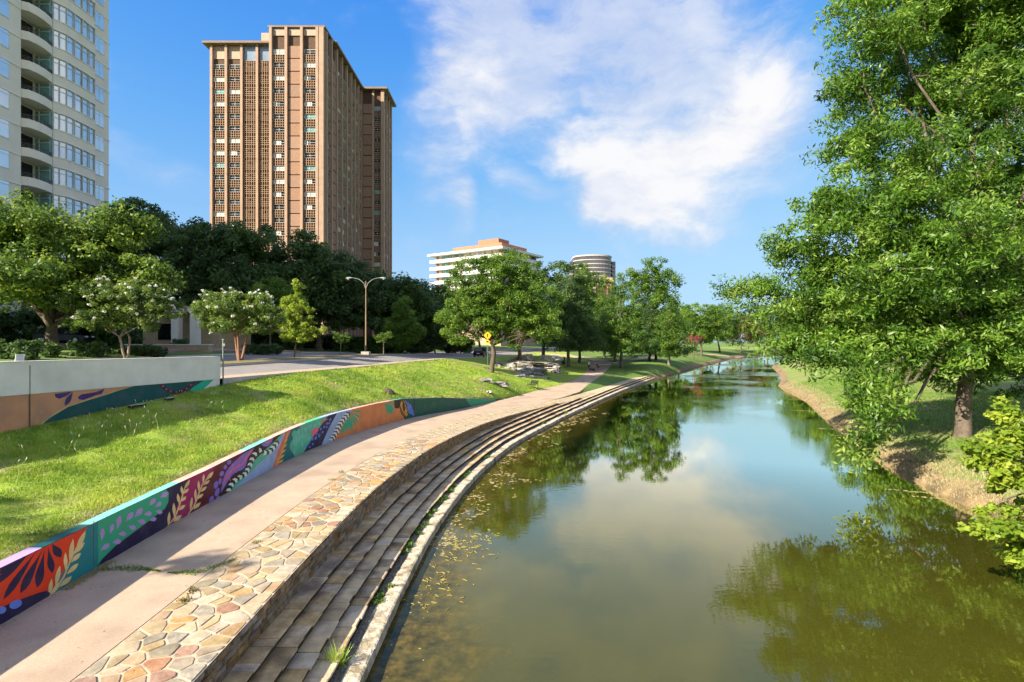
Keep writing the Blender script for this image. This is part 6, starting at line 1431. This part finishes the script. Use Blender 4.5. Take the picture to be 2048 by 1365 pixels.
def person(name, loc, rz, label, J, shirt, shorts, hair, sh_len=True):
    root = empty(name, loc, rz, label, 'person')
    names = ['pelvis', 'waist', 'chest', 'neck', 'chin', 'head', 'crown', 'lsh', 'lel', 'lwr', 'lhd', 'rsh', 'rel', 'rwr', 'rhd', 'lhip', 'lkn', 'lank', 'ltoe', 'rhip', 'rkn', 'rank', 'rtoe']
    rad = dict(pelvis=(.15, .11), waist=(.135, .10), chest=(.165, .11), neck=.055, chin=.07, head=.098, crown=.07, lsh=.06, lel=.043, lwr=.03, lhd=(.035, .02), rsh=.06, rel=.043, rwr=.03, rhd=(.035, .02), lhip=.088, lkn=.058, lank=.04, ltoe=.035, rhip=.088, rkn=.058, rank=.04, rtoe=.035)
    ed = [('pelvis', 'waist'), ('waist', 'chest'), ('chest', 'neck'), ('neck', 'chin'), ('chin', 'head'), ('head', 'crown'), ('chest', 'lsh'), ('lsh', 'lel'), ('lel', 'lwr'), ('lwr', 'lhd'), ('chest', 'rsh'), ('rsh', 'rel'), ('rel', 'rwr'), ('rwr', 'rhd'), ('pelvis', 'lhip'), ('lhip', 'lkn'), ('lkn', 'lank'), ('lank', 'ltoe'), ('pelvis', 'rhip'), ('rhip', 'rkn'), ('rkn', 'rank'), ('rank', 'rtoe')]
    ix = {n_: i for i, n_ in enumerate(names)}
    skin('body', [J[n_] for n_ in names], [(ix[a], ix[b]) for a, b in ed], [rad[n_] for n_ in names], 'skin', root)
    def part(nm, keys, edges, grow_, m_, cut=None):
        vs, rs = [], []
        for k in keys:
            p = Vector(J[k]); 
            if cut and k in cut: q, f_ = cut[k]; p = Vector(J[q]).lerp(p, f_)
            r_ = rad[k]; vs.append(tuple(p)); rs.append(tuple(v + grow_ for v in r_) if hasattr(r_, '__len__') else r_ + grow_)
        skin(nm, vs, [(keys.index(a), keys.index(b)) for a, b in edges], rs, m_, root)
    part('shirt', ['pelvis', 'waist', 'chest', 'lsh', 'lel', 'rsh', 'rel'], [('pelvis', 'waist'), ('waist', 'chest'), ('chest', 'lsh'), ('lsh', 'lel'), ('chest', 'rsh'), ('rsh', 'rel')], .022, shirt, {'lel': ('lsh', .75), 'rel': ('rsh', .75)})
    part('shorts', ['pelvis', 'lhip', 'lkn', 'rhip', 'rkn'], [('pelvis', 'lhip'), ('lhip', 'lkn'), ('pelvis', 'rhip'), ('rhip', 'rkn')], .035, shorts, {'lkn': ('lhip', .75), 'rkn': ('rhip', .75)})
    hd, cr_ = Vector(J['head']), Vector(J['crown']); fw = Vector(J['face']).normalized()
    skin('hair', [tuple(hd - fw * .03 - Vector((0, 0, .02))), tuple(hd.lerp(cr_, .5) - fw * .03), tuple(cr_ - fw * .01)], [(0, 1), (1, 2)], [.095, .102, .075], hair, root)
    for s in ('l', 'r'):
        a, t_ = Vector(J[s + 'ank']), Vector(J[s + 'toe']); skin('shoe', [tuple(a + Vector((0, 0, -.03))), tuple(t_)], [(0, 1)], [.055, .05], 'cloth_black', root, 0, 1)
    return root
# standing walker, facing +x (towards the other)
J1 = dict(pelvis=(0, 0, .95), waist=(0, 0, 1.1), chest=(.02, 0, 1.34), neck=(.03, 0, 1.5), chin=(.06, 0, 1.57), head=(.06, 0, 1.66), crown=(.05, 0, 1.74), lsh=(.02, .19, 1.42), lel=(-.03, .25, 1.14), lwr=(.1, .22, .93), lhd=(.15, .21, .85), rsh=(.02, -.19, 1.42), rel=(-.03, -.25, 1.14), rwr=(.12, -.22, .94), rhd=(.17, -.21, .87), lhip=(0, .10, .88), lkn=(.04, .11, .50), lank=(-.02, .11, .09), ltoe=(.14, .12, .035), rhip=(0, -.10, .88), rkn=(.0, -.11, .50), rank=(-.08, -.11, .09), rtoe=(.08, -.12, .035), face=(1, 0, 0))
# bending walker, leaning towards -x to the dog
J2 = dict(pelvis=(.22, 0, .88), waist=(.14, 0, 1.02), chest=(-.08, 0, 1.18), neck=(-.22, 0, 1.27), chin=(-.29, 0, 1.27), head=(-.36, 0, 1.31), crown=(-.42, 0, 1.36), lsh=(-.1, .19, 1.2), lel=(-.16, .23, .92), lwr=(-.28, .18, .70), lhd=(-.33, .17, .63), rsh=(-.1, -.19, 1.2), rel=(-.14, -.23, .92), rwr=(-.26, -.2, .70), rhd=(-.31, -.19, .63), lhip=(.2, .1, .82), lkn=(.0, .13, .46), lank=(.12, .14, .09), ltoe=(-.04, .15, .035), rhip=(.2, -.1, .82), rkn=(.18, -.12, .46), rank=(.34, -.12, .09), rtoe=(.18, -.13, .035), face=(-1, 0, 0))
pd = 92.0
def onpath(px, d): x_ = (px - 1024) / F * d; return (x_, d, float(zPf(d)) + .005 if x_ > Wf(d) else bank_at(x_, d))
person('person', onpath(1177.5, pd), R(8), 'person in a white shirt and dark shorts standing on the path', J1, 'shirt_white', 'cloth_black', 'hair_grey')
person('person', onpath(1194.5, pd - .3), R(-6), 'person in black bending down towards a small dog', J2, 'cloth_black', 'cloth_black', 'hair_dark')
def dog(loc, rz, label, s):
    root = empty('dog', loc, rz, label, 'dog', 'small dogs with the walkers'); v = [(0, 0, .32), (.18, 0, .33), (.28, 0, .36), (.36, 0, .46), (.42, 0, .52), (.52, 0, .49), (-.18, 0, .31), (-.28, 0, .34), (-.38, 0, .42)]
    e = [(0, 1), (1, 2), (2, 3), (3, 4), (4, 5), (0, 6), (6, 7), (7, 8)]; r_ = [.095, .115, .09, .06, .07, .03, .085, .05, .02]
    for sx__, b_ in ((.22, 1), (-.2, 6)):
        for sy__ in (-.07, .07):
            i = len(v); kx = .03 if b_ == 6 else 0
            v += [(sx__ + kx, sy__, .2), (sx__ - kx * 1.5, sy__, .1), (sx__, sy__, .02)]; e += [(b_, i), (i, i + 1), (i + 1, i + 2)]; r_ += [.045, .026, .026]
    for sy__ in (-.05, .05): i = len(v); v.append((.40, sy__, .60)); e.append((4, i)); r_.append(.022)
    o = skin('body', v, e, r_, 'fur_black', root, 0, 2); root.scale = (s, s, s)
dog(onpath(1183, pd - .1), R(170), 'small black dog beside the standing walker', 1.0); dog(onpath(1188.5, pd - .5), R(100), 'small black dog in front of the bending walker', .9)
